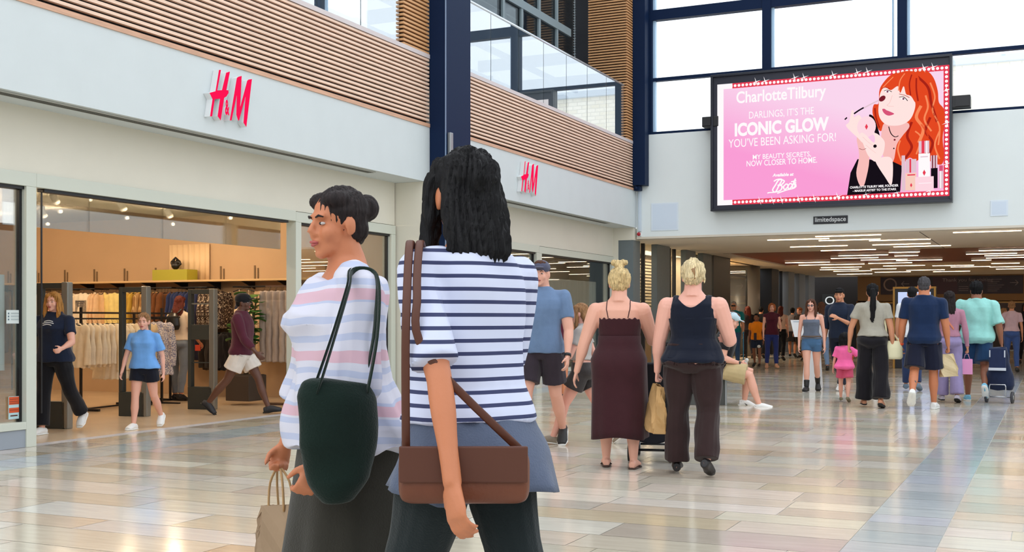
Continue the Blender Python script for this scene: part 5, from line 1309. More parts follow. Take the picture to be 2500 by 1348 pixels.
q=b.world(b.J['palmL']); bag_paper('paper_bag',q-Vector((0,0,0)),R(-60),.34,.13,.36,mat('kraft_paper',(190,150,98),.8,var=.06,vscale=7,bump=.5,bscale=14),'creased brown paper bag hanging from the hand of the woman in the black tank top',tilt=4,taper=.72,hh=.03,handle=False,lean=-4)

# --- stroller in front of them
s0=on_z(1592,1128); st=empty('pushchair',(s0.x,s0.y,0),R(14),'folding black pushchair pushed ahead of the woman in the maroon dress','pushchair')
for sx in(-1,1):
    for yy in (0,.48):
        w=MB(); 
        for q in (-.02,.02): w.tube([(sx*.17+q-.011,yy,.085),(sx*.17+q+.011,yy,.085)],[.083,.083],24,ref=(0,0,1))
        w=w.build('wheel',mat('tyre_black',(24,24,26),.6),st); MB().tube([(sx*.17-.034,yy,.085),(sx*.17+.034,yy,.085)],[.03,.03],14,ref=(0,0,1)).build('hub',greym,w)
    MB().tube([(sx*.17,0,.085),(sx*.16,.1,.34),(sx*.2,-.16,.86),(sx*.2,-.24,.98)],.013,8).build('frame_tube',black,st)
    MB().tube([(sx*.17,.48,.085),(sx*.17,.12,.5),(sx*.19,-.06,.66)],.012,8).build('frame_tube',black,st)
    MB().tube([(sx*.2,-.22,.965),(sx*.17,-.29,1.0),(sx*.12,-.31,1.0)],.018,10).build('handle',mat('grip_foam',(30,30,32),.9),st)
MB().tube([(-.17,0,.10),(.17,0,.10)],.011,8).tube([(-.17,.48,.1),(.17,.48,.1)],.01,8).build('axle_bar',black,st)
mb=MB(); mb.tube([(0,.42,.32),(0,.2,.30),(0,.0,.34),(0,-.1,.6),(0,-.14,.84)],[(.15,.04),(.17,.05),(.17,.06),(.165,.04),(.14,.03)],16,ref=(1,0,0)); mb.fuse('seat',mat('pushchair_cloth',(26,28,36),.9),st,voxel=.012)
mb=MB(); mb.tube([(0,-.02,.22),(0,.3,.2)],[(.15,.07),(.15,.06)],14,ref=(1,0,0)); mb.fuse('basket',mat('basket_mesh',(34,36,46),.9),st,voxel=.012)

# --- two walkers close to the camera
fa=at_depth(836,3.5); a=Person('woman close to the camera on the left in a pale pink and blue striped shirt',(fa.x,fa.y,0),140,1.61,'f',1.1,'warm',
  dict(legL=(12,5),legR=(-8,16),armL=(8,12,20,4),armR=(8,17,8,-6),curlR=1.4,curlL=.9,head=(2,14)),vox=.006)
a.body(); a.face(HR['dark']); a.hair(HR['dark'],'bun',amp=.004)
a.top(stripem('pink_blue_stripe',(206,206,220),(180,188,214),.05,.62,'Z',wob=.08,third=(208,172,186)),'shirt',z0=.50,z1=.805,inf=.03,sleeve=1.35,srad=.035,flare=.05,fold=.016)
a.skirt(cloth('olive_brown_skirt',(52,50,44)),'skirt',.60,.20,.235,.215,inf=.015)
a.sandals(mat('sandal_tan',(120,80,54),.7))
# dark green shoulder bag
t=empty('tote_bag',a.world(Vector((-.30,.10,0))),R(140+90),'dark green tote bag on the shoulder of the woman in the striped pink shirt','bag'); t.location.z=0
mb=MB(); mb.tube([(0,0,1.03),(0,0,.99),(.01,.0,.86),(.0,0,.76),(0,0,.70)],[(.095,.03),(.115,.045),(.11,.055),(.085,.05),(.045,.03)],20,ref=(1,0,0)); mb.fuse('bag_body',cloth('dark_green_canvas',(16,34,28)),t,voxel=.008,smooth=3,disp=folds(.012,20,9))
for q in(-.02,.03): MB().tube(smooth_poly([(-.07,q,1.0),(-.10,q*.6+.005,1.15),(-.125,q*.5-.05,1.29),(-.125,q*.5-.12,1.335),(-.07,q*.5-.12,1.335),(-.04,q*.5-.05,1.29),(.02,q*.6+.005,1.15),(.07,q,1.0)],False,5),(.012,.003),8,ref=(0,1,0)).build('handle',cloth('dark_green_strap',(24,40,32)),t)
q=a.world(a.J['palmR']); bag_paper('paper_bag',q,R(150),.30,.15,.40,mat('kraft_dull',(150,126,100),.85,var=.06,vscale=6,bump=.4,bscale=14),'dull brown paper carrier bag held low by the woman in the pink striped shirt',tilt=8,hh=.12)

fb=at_depth(1142,3.0); c=Person('woman close to the camera with long black hair in a navy and white striped tee',(fb.x,fb.y,0),66,1.70,'f',.98,'warm',
  dict(legL=(20,6),legR=(-16,28),armL=(-30,8,12,0),armR=(22,8,24,0),curlR=.5,curlL=.5,head=(0,-14)),vox=.006)
c.body(); c.face(HR['black']); c.hair(HR['black'],'long',L=.07,amp=.010)
c.top(stripem('navy_white_stripe',(206,212,236),(52,58,96),.032,.70,'Z'),'t_shirt',z0=.575,z1=.82,inf=.020,sleeve=.85,srad=.018,flare=.02,fold=.010)
c.skirt(cloth('blue_grey_skirt',(86,96,118)),'skirt',.62,.47,.215,.19,inf=.026)
c.trousers(cloth('dark_green_trousers',(30,38,40)),t1=1.9,wide=.03,inf=.008,z1=.55)
c.shoes(shb,.004,solew)
# brown shoulder bag
t=empty('shoulder_bag',c.root.location,R(25),'wide brown leather shoulder bag at the back of the woman in the navy striped tee','bag'); BY=-.235
sl=Matrix.Rotation(-R(25),3,'Z')@(c.world(c.J['shL'])-c.root.location); sx,sy,sz=sl
mb=MB(); mb.box(-.155,.155,BY-.045,BY+.045,.765,.895,bev=.03); mb.fuse('bag_body',mat('brown_leather',(104,54,30),.5,var=.1,vscale=6,bump=.2),t,voxel=.008,smooth=5)
MB().box(-.15,.15,BY-.053,BY-.044,.82,.905,bev=.004).build('flap',mat('brown_leather_dark',(84,42,24),.5),t)
for q in(-.03,.03): MB().tube(smooth_poly([(q*4.6,BY,.885),(sx+q*.8+.01,BY-.03,1.12),(sx+q*.4,sy-.135,sz-.05),(sx+q*.4,sy-.06,sz+.075),(sx+q*.4,sy+.03,sz+.065)],False,6),(.010,.003),8,ref=(1,0,0)).build('strap',MATS['brown_leather_dark'],t)

# --- people in the middle distance on the left
m=at_depth(1322,10.9); m=Person('man in a grey cap and blue grey tee behind the striped walkers',(m.x,m.y,0),188,1.79,'m',1.12,'pale',
  dict(legR=(16,5),legL=(-12,24),armL=(6,10,20,2),armR=(-6,10,16,2),head=(0,0)),vox=.009)
m.body(); m.face(HR['brown']); m.hair(HR['brown'],'short')
m.top(cloth('blue_grey_tee',(104,128,162)),inf=.018); m.shorts(cloth('dark_shorts',(52,44,52))); m.shoes(shb,.006,solew)
mb=MB(); mb.ell(m.hf(0,-.012,.055),(.086,.104,.075),m.HM,20).ell(m.hf(0,.105,.055),(.06,.05,.008),m.HM,14); mb.fuse('cap',cloth('cap_grey',(82,84,104)),m.root,voxel=.006)
MB().tube([m.J['wrL']-m.J['hdL']*.03,m.J['wrL']-m.J['hdL']*.005],[.033,.033],14).build('wristwatch',black,m.root)

k=at_depth(1364,17.2); k=Person('woman in a dark red top and short black skirt walking away beside the curtained window',(k.x,k.y,0),10,1.60,'f',1.0,'warm',dict(legL=(6,2),legR=(-3,10),armL=(0,8,20,0),armR=(6,10,24,0)),vox=.010)
k.body(); k.hair(HR['dark'],'long'); k.top(cloth('dark_red_top',(84,30,46)),'top',z0=.56,sleeve=.4); k.skirt(cloth('black_skirt',(30,28,34)),'skirt',.60,.43,.20,.17); k.shoes(shb,.004)

k=at_depth(1420,11.25); k=Person('girl in a pale top carrying a dark bag, walking left behind the woman in maroon',(k.x,k.y,0),100,1.43,'f',1.05,'rosy',dict(legL=(26,6),legR=(-24,20),armL=(20,8,40,0),armR=(-20,8,20,0),head=(4,0)),vox=.009)
k.body(); k.face(HR['brown']); k.hair(HR['lightbrown'],'long',L=.2); k.top(cloth('pale_grey_top',(176,170,166)),'top',z0=.60,sleeve=.5); k.shorts(cloth('dark_grey_shorts',(62,58,58)),t1=.5,extra=.03); k.shoes(mat('shoe_taupe',(140,128,112),.6),.006,solew)
mb=MB(); mb.box(-.13,.13,-.05,.05,.0,.2,bev=.03); g=empty('handbag',k.world(Vector((.17,-.08,.56))),R(75),'black handbag at the side of the girl in the pale top','bag'); mb.fuse('bag_body',cloth('black_bag',(26,26,36)),g,voxel=.01); MB().tube([(-.1,0,.19),(-.05,.02,.36),(.05,.02,.36),(.1,0,.19)],.008,8).build('strap',black,g)
MB().box(-.132,.132,-.052,.052,.06,.075).box(-.132,.132,-.052,.052,.11,.12).build('coloured_band',mat('band_yellow',(196,170,60),.6),g)

# --- bench with the seated man
bx=on_z(1796,972); be=empty('bench',(-4.42,16.15,0),R(18),'low stone bench with a metal edge under the seated man','bench')
MB().box(-.62,.32,-.24,.24,.36,.43,bev=.01).build('seat_slab',mat('bench_stone',(164,166,162),.45,var=.1,vscale=30),be)
MB().box(-.52,.22,-.17,.17,0,.36,bev=.004).build('base',mat('bench_base',(74,76,74),.6),be)
MB().box(-.56,-.52,-.2,.2,0,.36,bev=.004).box(.22,.25,-.19,.19,0,.36,bev=.004).build('end_plate',greym,be)
s=Person('man in khaki shorts and white trainers sitting on the bench, leaning forward',tuple(at_depth(1757,16.3)),-76,1.78,'m',1.15,'pale',
  dict(lean=12,legL=(86,96),legR=(80,62),armL=(4,6,74,24),armR=(4,6,80,26),curlL=1.2,curlR=1.2,head=(12,0),abL=6,abR=6),vox=.009,seat=.43)
s.body(); s.face(HR['brown']); s.hair(HR['brown'],'short')
s.top(cloth('black_tee',(28,28,32)),inf=.02,z0=.49); s.shorts(cloth('khaki_shorts',(190,170,128)),t1=.88,extra=.03,inf=.02)
s.shoes(shw,.010,solew)
for sd in 'LR':
    H=s.H;A=s.J['ank'+sd];f=s.J['fd'+sd];u=s.J['up'+sd];g0=A-u*.045*H; sidev=f.cross(u)
    for sg in(-1,1):
        mb=MB(); mb.tube([g0+f*.0*H+u*.02*H+sidev*sg*.037,g0+f*.03*H+u*.012*H+sidev*sg*.05,g0+f*.0*H+u*.026*H+sidev*sg*.040,g0-f*.03*H+u*.034*H+sidev*sg*.036],[.003,.006,.005,.002],6); mb.build('side_stripe',black,s.root)
MB().tube([s.J['wrR']-s.J['hdR']*.02,s.J['wrR']],[.031,.031],12).build('wristwatch',black,s.root)
mb=MB(); mb.ell(s.hf(0,-.01,.055),(.088,.106,.07),s.HM,18).ell(s.hf(0,.11,.05),(.062,.055,.009),s.HM,12); mb.fuse('cap',cloth('cap_pale_blue',(186,208,218)),s.root,voxel=.007)
q=s.world((s.J['palmL']+s.J['palmR'])/2); o=MB(); o.ell((0,0,.03),(.045,.03,.05)); o.ell((.03,.0,.08),(.03,.025,.03)); o=o.fuse('soft_toy',cloth('toy_white',(206,208,204)),None,voxel=.008); o.location=q; tag(o,'small whitish soft bundle in the hands of the seated man','toy')

# --- far group on the left of the tunnel
def simple(lab,px,d,H,head,sex,skin,hair,style,top,topc,bottom,botc,pose=None,w=1.0,shoe=None,sleeve=.6,grp=None,**kw):
    g=at_depth(px,d); P=Person(lab,(g.x,g.y,0),head,H,sex,w,skin,pose or dict(legL=(8,3),legR=(-6,14),armL=(4,8,14,2),armR=(-2,8,14,2)),vox=kw.get('vox',.013),headk=kw.get('headk',1.0),group=grp)
    P.body()
    if 120<head<240: P.face(HR['brown'],kw.get('brow'),)
    P.hair(HR[hair],style,amp=.006,**kw.get('hk',{}))
    P.top(topc if not isinstance(topc,tuple) else cloth(top+'_'+str(topc[0])+'_'+str(topc[1])+'_'+str(topc[2]),topc),top,sleeve=sleeve,z0=kw.get('z0',.5),inf=kw.get('tinf',.014))
    bc=cloth(bottom+'_'+str(botc[0])+'_'+str(botc[1])+'_'+str(botc[2]),botc)
    if bottom=='shorts': P.shorts(bc,t1=kw.get('st',.7))
    elif bottom=='skirt': P.skirt(bc,'skirt',.6,kw.get('zh',.3),.2,.18)
    else: P.trousers(bc,bottom,wide=kw.get('wide',.005),t1=1.93)
    P.shoes(shoe or shb,.006); return P
o=simple('older man in a teal polo shirt and sunglasses walking towards the camera',1791,30.5,1.68,190,'m','tan','grey','bald','polo_shirt',(24,122,124),'jeans',(64,92,130),w=1.12,pose=dict(legL=(8,3),legR=(-6,14),armL=(4,8,14,2),armR=(8,10,34,2)))
MB().tube([o.hf(-.06,.07,.0),o.hf(-.03,.092,.0),o.hf(.03,.092,.0),o.hf(.06,.07,.0)],[(.012,.005),(.02,.006),(.02,.006),(.012,.005)],8,ref=(0,0,1)).build('sunglasses',black,o.root)
g=o.world(o.J['palmR']); gz=g.z; w=MB().cyl((0,0,0),(0,0,gz+.05),.011,8).tube([(0,-.06,gz+.03),(0,0,gz+.06),(0,.05,gz+.06)],.014,8).build('walking_stick',mat('stick_blue',(60,160,210),.4)); w.location=(at_depth(1815,30.2).x,at_depth(1815,30.2).y,0); tag(w,'light blue walking stick beside the older man in teal','walking stick')
o=simple('boy in an orange tee and dark shorts walking towards the camera',1847,29.5,1.34,180,'m','brown','black','short','t_shirt',(246,140,22),'shorts',(34,44,62),shoe=shb,headk=1.12,pose=dict(legL=(4,2),legR=(-8,14),armL=(4,8,14,2),armR=(-2,8,14,2)))
MB().box(-.035,.035,.135,.150,.66,.86,bev=.01).build('shirt_print',mat('print_dark',(60,44,50),.8),o.root)
MB().ell((-.09,.125,.52),(.045,.012,.04),None,10).build('shorts_star',solew,o.root)
simple('woman in a maroon vest and blue jeans behind the boy in orange',1884,28.5,1.61,200,'f','pale','ginger','bob','vest',(74,24,40),'jeans',(38,50,106),sleeve=.12,shoe=mat('sandal_pale',(200,150,120),.6),pose=dict(legL=(8,3),legR=(-6,10),armL=(14,8,60,10),armR=(4,8,14,2)))
simple('woman with very long dark hair, a cream top and black trousers',1906,34,1.60,0,'f','pale','red','long','top',(224,192,170),'trousers',(20,20,26),hk=dict(L=.42,front=0),z0=.56,sleeve=.2)
simple('woman with red hair in dark clothes by the glass door',1826,36,1.62,30,'f','pale','red','long','top',(40,32,36),'trousers',(40,36,44))
simple('dark-haired person in black half hidden between the boy and the maroon vest',1858,36,1.60,0,'m','tan','black','short','t_shirt',(36,36,40),'trousers',(30,30,38))
simple('black-haired woman in a grey top left of the white lectern',1935,37,1.58,0,'f','tan','black','bun','top',(130,124,128),'skirt',(34,30,34),zh=.3)
simple('brown-haired woman in dark clothes standing behind the white lectern',1952,36,1.58,150,'f','pale','ginger','bun','top',(46,36,36),'trousers',(38,32,32))
simple('child in a pale top with a cream bag at the far end by the lectern',1962,34,1.15,170,'f','tan','dark','bob','top',(190,180,160),'skirt',(120,112,92),headk=1.15,zh=.25)
simple('brown-haired woman in a white top behind the woman in denim shorts',2006,27.3,1.62,20,'f','pale','brown','long','shirt',(222,226,232),'trousers',(120,150,190),sleeve=1.0,shoe=shb)

# --- woman in denim shorts
g=at_depth(1981,19.4); w=Person('woman in a grey vest, denim shorts and black ankle boots walking towards the camera',(g.x,g.y,0),184,1.57,'f',.98,'pale',
  dict(legR=(12,4),legL=(-14,18),armR=(2,8,10,4),armL=(-4,9,10,2),abL=-1,abR=-2,head=(2,-6)),vox=.009)
w.body(); w.face(HR['brown'],glasses=glassm('lens_glass',(.5,.5,.55),.1,.3)); w.hair(HR['brown'],'long',L=.2,amp=.007)
gv=cloth('slate_vest',(98,106,122)); w.skin_tight(gv,'vest',lambda x,y,z:(z>.56)&(z<.765)&(np.abs(x)<.09),.006)
w.top(gv,'vest_hem',z0=.56,z1=.72,inf=.010,sleeve=0)
for sg in(-1,1): w.strap(gv,[(sg*.045,.08,.755),(sg*.05,.05,.80),(sg*.052,0,.83),(sg*.05,-.05,.80),(sg*.045,-.08,.755)],.004)
w.shorts(cloth('denim',(70,104,140)),t1=.36,inf=.010,extra=.008)
MB().tube([w.T((.10*math.cos(t)*1.57,.072*math.sin(t)*1.57,.585*1.57)) for t in [2*PI*i/20 for i in range(21)]],(.014,.006),8,ref=(0,0,1),caps=False).build('belt',mat('belt_brown',(92,76,66),.5),w.root)
w.shoes(shb,.008,soleb,name='ankle_boot')
for sd in 'LR': mb=MB(); w.leg(mb,sd,1.68,2.0,inf=.010); mb.fuse('boot_shaft',shb,w.root,voxel=.009)

# --- man in navy shirt
g=at_depth(2050,19.9); m=Person('young man in a dark navy shirt walking with one arm across his chest',(g.x,g.y,0),166,1.79,'m',1.0,'tan',
  dict(legL=(16,5),legR=(-14,26),armL=(24,10,96,40),armR=(-4,9,14,2),head=(2,14)),vox=.009)
m.body(); m.face(HR['black']); m.hair(HR['black'],'short',fringe=1)
nv=cloth('deep_navy_shirt',(30,40,60)); m.top(nv,'shirt',inf=.018,sleeve=1.2,srad=.02); m.trousers(cloth('navy_trousers',(28,32,48)),wide=.02); m.shoes(shw,.008,solew)

# --- child in pink and woman in grey tee
g=at_depth(2130,15.9); w=Person('woman with a long black ponytail, grey tee and wide black trousers, seen from behind',(g.x,g.y,0),6,1.70,'f',1.12,'tan',
  dict(legL=(10,3),legR=(-8,10),armL=(4,20,2,6),armR=(-2,12,8,2),curlL=1.2,head=(2,4)),vox=.009)
w.body(); w.face(); w.hair(HR['black'],'pony',L=.36)
w.top(cloth('stone_grey_tee',(168,164,152)),inf=.014,z0=.56,sleeve=.5,srad=.022,flare=.018,fold=.01); w.trousers(cloth('black_wide_trousers',(24,22,28)),t1=1.96,wide=.06,hem=.125,knee=.105,fold=.010); w.sandals(shb)
g=at_depth(2062,17.0); c=Person('small child with black hair in a bright pink tee, holding the hand beside it',(g.x,g.y,0),0,.965,'f',1.08,'pale',
  dict(legL=(10,4),legR=(-8,14),armL=(4,16,6,0),armR=(20,42,16,-30),curlL=.6,head=(0,6)),vox=.008,headk=1.5)
c.body(); c.face(); c.hair(HR['black'],'bob'); c.top(cloth('bright_pink_tee',(252,110,172)),inf=.014,z0=.48,sleeve=.75,srad=.03,flare=.03,fold=.008); c.shorts(cloth('rose_shorts',(206,84,116)),t1=.7,extra=.02); c.shoes(mat('shoe_olive',(120,112,88),.7),.005)
# cream handbag
hb=empty('handbag',w.world(Vector((.27,.02,.66))),R(8),'cream leather handbag hanging beside the woman in the grey tee','bag')
mb=MB(); mb.tube([(0,0,.0),(0,0,.03),(0,0,.16),(0,0,.25)],[(.10,.04),(.125,.055),(.12,.05),(.085,.03)],16,ref=(1,0,0)); mb.fuse('bag_body',mat('cream_leather',(232,226,188),.5),hb,voxel=.008,smooth=3)
MB().tube(smooth_poly([(-.08,0,.24),(-.10,-.03,.45),(-.16,-.03,.74),(-.06,.03,.45),(.08,0,.24)],False,6),(.013,.003),8,ref=(1,0,0)).build('strap',MATS['cream_leather'],hb)

# --- man in navy tee and shorts
g=at_depth(2256,15.65); m=Person('man in a navy tee, navy shorts and white trainers with a tattooed calf',(g.x,g.y,0),2,1.81,'m',1.14,'warm',
  dict(legR=(6,2),legL=(-16,34),armL=(2,11,10,2),armR=(0,10,12,0),curlL=.8,curlR=1.4),vox=.0085)
m.body(); m.face(); m.hair(HR['salt'],'crop')
nt_=cloth('navy_tee',(22,42,76)); m.top(nt_,inf=.018,z0=.485,sleeve=.66,srad=.024,flare=.012); m.shorts(cloth('navy_shorts',(22,26,46)),t1=.92,extra=.03,inf=.016); m.shoes(shw,.009,solew)
MB().tube([m.J['wrL']-m.J['hdL']*.035,m.J['wrL']-m.J['hdL']*.01],[.036,.034],14).build('wristband',mat('band_orange',(236,84,40),.5),m.root)
me=MB(); kn,an=m.J['kneeL'],m.J['ankL']
for i,(t,aa) in enumerate(((.22,1.2),(.34,1.9),(.46,1.4),(.55,2.1),(.40,.8))):
    cc_=kn.lerp(an,t)+Vector((.052*math.cos(aa+PI),-.056*abs(math.sin(aa))-.004,0)); me.ell(cc_,(.018,.012,.028),None,8)
me.build('tattoo',mat('tattoo_ink',(96,92,92),.6,var=.3,vscale=40),m.root)
q=m.world(m.J['palmR']); bag_paper('carrier_bag',q,R(20),.22,.12,.30,mat('beige_plastic',(206,186,146),.5,var=.06,bump=.5,bscale=20),'crumpled beige carrier bag in the hand of the man in the navy tee',hh=.02,handle=False,taper=.6,tilt=-4)
# man hidden beyond him
simple('black-haired man in a white top mostly hidden by the man in the navy tee',2227,19.6,1.76,0,'m','tan','black','short','shirt',(226,230,236),'jeans',(46,62,100),shoe=mat('shoe_blue_grey',(110,130,150),.6),vox=.010)

# --- lilac woman
g=at_depth(2318,16.9); w=Person('woman in a mauve long-sleeved top and lilac wide trousers with dark tied hair',(g.x,g.y,0),4,1.62,'f',1.0,'tan',
  dict(legL=(6,2),legR=(-4,12),armL=(2,9,10,2),armR=(-2,11,12,0),curlR=1.3),vox=.009)
w.body(); w.face(); w.hair(HR['dark'],'half',L=.20,front=0); w.top(cloth('mauve_top',(176,126,146)),'top',inf=.008,z0=.575,sleeve=1.93,srad=.004)
w.trousers(cloth('lilac_trousers',(148,136,178)),t1=1.95,wide=.035,hem=.10,knee=.082); w.shoes(mat('shoe_lilac',(196,190,204),.6),.006,soleb)
w.strap(mat('tan_strap',(204,120,92),.5),[(-.065,-.02,.825),(-.05,-.08,.77),(0,-.08,.69),(.06,-.07,.62),(.095,-.01,.575)],.004,name='bag_strap',off=.012,flatr=.014)
pb_=empty('gift_bag',w.world(w.J['palmR']),R(10),'small pink paper bag carried by the woman in lilac trousers','bag'); MB().box(-.075,.075,-.04,.04,-.31,-.09,bev=.004).build('bag_body',mat('pink_paper',(224,150,196),.6),pb_); MB().tube([(-.04,0,-.09),(-.02,0,-.02),(.02,0,-.02),(.04,0,-.09)],.004,6).build('handle',mat('pink_cord',(230,180,206),.6),pb_)

# --- teal man with shopping trolley
g=at_depth(2384,17.2); m=Person('man in an oversized mint green tee and navy shorts pulling a shopping trolley',(g.x,g.y,0),2,1.785,'m',1.18,'brown',
  dict(legL=(4,2),legR=(-16,34),armL=(2,10,8,2),armR=(-10,16,8,2),curlR=1.6),vox=.009)
m.body(); m.face(); m.hair(HR['black'],'fluffy',amp=.014)
m.top(cloth('mint_tee',(150,212,206)),inf=.035,z0=.475,sleeve=.9,srad=.045,flare=.03,fold=.012); m.shorts(cloth('teal_navy_shorts',(30,62,98)),t1=.86,extra=.04); m.shoes(mat('shoe_sky',(120,186,214),.6),.008,solew)
hw_=m.world(m.J['palmR'])
tg=at_depth(2440,16.75); tr=empty('shopping_trolley',(tg.x,tg.y,0),R(-10),'two wheeled navy shopping trolley pulled by the man in mint green','trolley')
mb=MB(); mb.tube([(0,.05,.20),(0,.04,.26),(0,.02,.42),(0,.0,.62),(0,0,.80)],[(.17,.10),(.20,.13),(.18,.12),(.125,.10),(.10,.08)],20,ref=(1,0,0)); mb.fuse('bag_body',cloth('trolley_navy',(28,38,66),.8),tr,voxel=.010,smooth=2,disp=folds(.008,30,8))
MB().box(-.115,.115,-.135,-.100,.47,.79,bev=.02).build('front_pocket',cloth('trolley_pocket',(34,46,80),.8),tr)
MB().box(-.118,.118,-.142,-.133,.47,.51,bev=.003).build('reflective_band',mat('silver_band',(206,214,226),.3),tr)
for sg in(-1,1): MB().box(sg*.10-.007,sg*.10+.007,-.142,-.134,.66,.76).build('reflective_tab',MATS['silver_band'],tr)
for sg in(-1,1):
    wq=MB().tube([(sg*.175-.014,.0,.085),(sg*.175+.014,.0,.085)],[.082,.082],28,ref=(0,0,1)).build('wheel',mat('tyre_grey',(60,60,66),.6),tr); MB().tube([(sg*.175-.017,.0,.085),(sg*.175+.017,.0,.085)],[.03,.03],14,ref=(0,0,1)).build('hub',greym,wq)
MB().tube([(-.11,-.12,.10),(-.11,-.12,.24),(-.10,-.12,.27),(.10,-.12,.27),(.11,-.12,.24),(.11,-.12,.10)],.009,8).tube([(-.16,0,.085),(.16,0,.085)],.008,8).tube([(-.11,-.12,.10),(.11,-.12,.10)],.008,8).build('frame',mat('trolley_chrome',(190,192,196),.25,metal=.8),tr)
loc=(Matrix.Rotation(-tr.rotation_euler.z,3,'Z')@(hw_-tr.location))
MB().tube([(-.06,.05,.78),(-.05,.06,loc.z-.02),(0,.06,loc.z),(.05,.06,loc.z-.02),(.06,.05,.78)],.009,8).build('handle',black,tr)
# --- far right
g=at_depth(2470,26.5)
o=simple('woman in a pale pink top and jeans with hair tied up, carrying a child',2470,26.5,1.63,4,'f','tan','lightbrown','bun','top',(206,176,186),'jeans',(64,90,150),z0=.56,pose=dict(legL=(8,3),legR=(-6,10),armL=(30,10,80,10),armR=(0,9,12,2)),vox=.011)
g=o.world(Vector((-.16,.24,0))); ch=Person('young child carried on the hip of the woman in the pale pink top',(g.x,g.y,0),-70,.85,'f',1.0,'pale',dict(legL=(60,60),legR=(35,30),armL=(30,30,40,0),armR=(30,30,40,0)),vox=.010,headk=1.5,seat=.98)
ch.body(); ch.hair(HR['lightbrown'],'short'); ch.top(cloth('child_tee',(150,120,130)),z0=.48); ch.shorts(cloth('child_shorts',(90,96,120)),t1=.6); ch.shoes(mat('shoe_beige',(196,176,140),.7),.006)
simple('person in black beyond the shoppers at the right edge',2503,31,1.66,190,'f','warm','dark','long','top',(26,24,30),'trousers',(24,24,30))

# --- people in the clothes shop doorway
q=P_(132,1060); g=Person('woman with blonde hair in a navy tee with a white chest logo, leaving the shop',q,196,1.52,'f',1.14,'pale',
  dict(legR=(6,2),legL=(-24,18),armL=(24,20,50,10),armR=(14,20,50,10),curlL=.8,curlR=.8,head=(0,0)),vox=.008)
g.body(); g.face(HR['lightbrown']); g.hair(hairm('gold',(176,124,62)),'long',L=.12); g.top(cloth('shop_navy_tee',(24,34,56)),inf=.016); g.trousers(cloth('black_trousers',(18,18,24)),wide=.03,hem=.075); g.shoes(shw,.008,solew)
# chest logo: two small arcs
mb=MB()
for i,(zz,wd) in enumerate(((.775,.05),(.762,.065),(.75,.05))):
    pts=[g.T((( -1+2*t/8)*wd, .14+0*t, zz*1.52+.012*math.cos((t/8-.5)*3)-.0)) for t in range(9)]; 
    bv=BVHTree.FromPolygons([v.co for v in [c for c in g.root.children if c.name.startswith('t_shirt')][0].data.vertices],[tuple(p.vertices) for p in [c for c in g.root.children if c.name.startswith('t_shirt')][0].data.polygons])
    out=[]
    for P in pts:
        r_=bv.ray_cast(P+Vector((0,.3,0)),Vector((0,-1,0)))
        out.append((r_[0]+Vector((0,.002,0))) if r_[0] is not None else P)
    mb.tube(out,(.005,.002),6,ref=(0,0,1))
mb.build('chest_logo',mat('logo_white',(236,238,240),.5),g.root)
q=P_(352,1047); g=Person('girl in a light blue tee, black shorts and white trainers walking out of the shop',q,200,1.29,'f',1.06,'pale',
  dict(legR=(10,3),legL=(-14,26),armL=(-12,14,14,4),armR=(12,14,14,4),head=(2,6)),vox=.008,headk=1.1)
g.body(); g.face(HR['lightbrown']); g.hair(HR['lightbrown'],'bun'); g.top(cloth('sky_blue_tee',(110,164,228)),inf=.016,z0=.52,sleeve=.7,srad=.025,flare=.02); g.shorts(cloth('black_shorts',(20,22,34)),t1=.45,extra=.02); g.shoes(shw,.009,solew)
q=P_(592,1012); g=Person('person in a maroon sweatshirt, white shorts and dark cap walking to the right',q,-72,1.60,'m',1.02,'dark',
  dict(legL=(28,8),legR=(-26,14),armR=(22,8,22,0),armL=(-14,8,14,0),curlL=.4,head=(0,0)),vox=.008)
g.body(); g.face(HR['black']); g.hair(HR['black'],'short'); g.top(cloth('maroon_sweatshirt',(82,34,50)),'sweatshirt',inf=.022,z0=.50,sleeve=1.7,srad=.018); g.shorts(cloth('white_shorts',(222,214,206)),t1=.62,extra=.025,inf=.022); g.shoes(mat('shoe_charcoal',(36,38,44),.6),.010,soleb)
mb=MB(); mb.ell(g.hf(0,-.012,.055),(.088,.106,.075),g.HM,20).ell(g.hf(0,.105,.055),(.06,.05,.008),g.HM,14); mb.fuse('cap',cloth('cap_black',(22,24,30)),g.root,voxel=.007)
q=P_(438,978); g=Person('woman in a white tee and grey jeans with a black backpack looking at the clothes',q,8,1.56,'f',.98,'warm',
  dict(legL=(4,2),legR=(-6,6),armL=(-4,10,12,2),armR=(10,10,40,2),head=(4,10)),vox=.009)
g.body(); g.hair(HR['red'],'long',L=.16,front=0); g.top(cloth('white_tee',(226,204,180)),inf=.016,z0=.56,sleeve=.6,srad=.03); g.trousers(cloth('grey_jeans',(122,130,142)),'jeans'); g.shoes(shb,.006)
mb=MB(); mb.tube([g.T((0,-.16,.66*1.56)),g.T((0,-.17,.70*1.56)),g.T((0,-.165,.78*1.56)),g.T((0,-.14,.815*1.56))],[(.09,.05),(.115,.075),(.10,.065),(.05,.03)],16,ref=(1,0,0))
bp=empty('backpack',g.root.location,g.root.rotation_euler.z,'small black leather backpack worn by the woman in the white tee','backpack'); mb.fuse('bag_body',mat('black_leather',(20,18,18),.3),bp,voxel=.008,smooth=3)
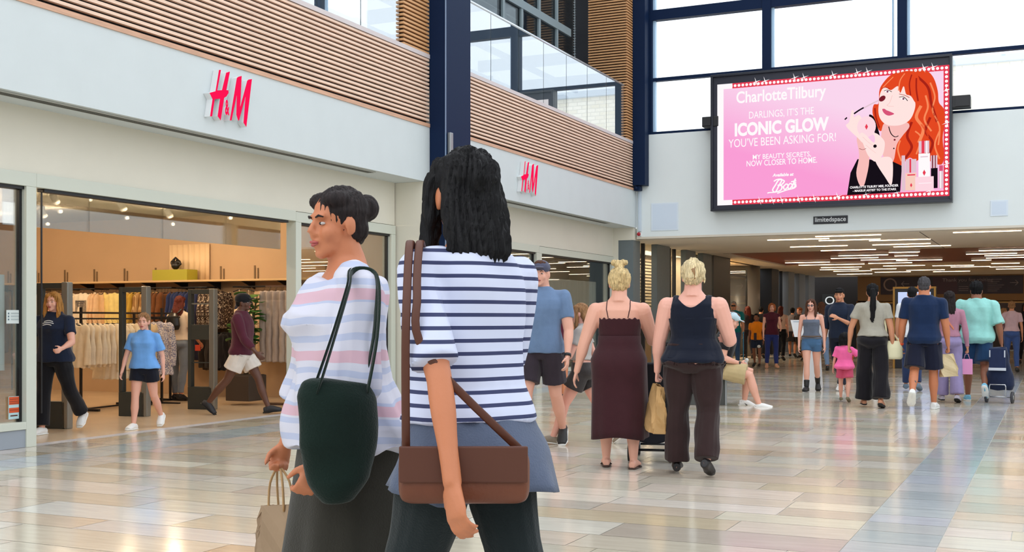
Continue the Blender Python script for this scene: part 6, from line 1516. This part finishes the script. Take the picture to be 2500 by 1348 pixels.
for sg in(-1,1): MB().tube([g.T((sg*.05,-.13,1.27)),g.T((sg*.075,-.075,1.335)),g.T((sg*.08,.0,1.345)),g.T((sg*.08,.09,1.25)),g.T((sg*.09,.09,1.1))],(.014,.004),8,ref=(1,0,0)).build('strap',MATS['black_leather'],bp)
# ================================================================ lamps the place has
def ceiling_spot(x,y,z,lab,power=60,dirv=(0,1,-1.2)):
    e=empty('ceiling_spotlight',(x,y,z),0,lab,'spotlight','twin spotlights on the shop ceiling')
    MB().cyl((0,0,0),(0,0,-.05),.035).build('base',lampb,e)
    v=Vector(dirv).normalized(); p=Vector((0,0,-.09))
    MB().cyl(p-v*.06,p+v*.07,.045).build('lamp_head',mat('spot_white',(236,232,224),.4),e)
    MB().cyl(p+v*.071,p+v*.074,.038).build('lens',emitm('spot_glow',(255,226,180),14),e)
    l=bpy.data.lights.new('spot','POINT'); l.energy=power*.42; l.color=(1,.77,.52); l.shadow_soft_size=.025
    lo=bpy.data.objects.new('spotlight_beam',l); COL.objects.link(lo); lo.parent=e; lo.location=p+v*.20; lo.rotation_euler=v.to_track_quat('-Z','Y').to_euler()
k=0
for x,y in ((-11.7,11.2),(-11.6,12.3),(-11.75,13.4),(-13.4,12.6),(-13.2,11.0),(-15,12.8),(-15,11.2),(-10.3,12.9),(-17,12.6),(-10.2,10.2)):
    ceiling_spot(x,y,2.85,'round white ceiling spotlight aimed at the shop back wall',60)
ceiling_spot(-10.1,6.5,2.85,'round white ceiling spotlight aimed at the shop back wall',60)
for x in (-9.3,-9.22): pass
def area(name,loc,sx,sy,power,col,rot=(0,0,0)):
    l=bpy.data.lights.new(name,'AREA'); l.shape='RECTANGLE'; l.size=sx; l.size_y=sy; l.energy=power; l.color=col
    o=bpy.data.objects.new(name,l); COL.objects.link(o); o.location=loc; o.rotation_euler=rot; return o
# downlight rows of the units along the tunnel
area('unit_ceiling_light',(-9.4,28,2.9),.6,6,170,(1,.82,.6))
area('unit_ceiling_light',(-9.6,34.8,2.9),.6,2.5,260,(1,.8,.55))
area('curtain_window_light',(-9.0,20.5,2.8),.25,6,16,(1,.86,.66))
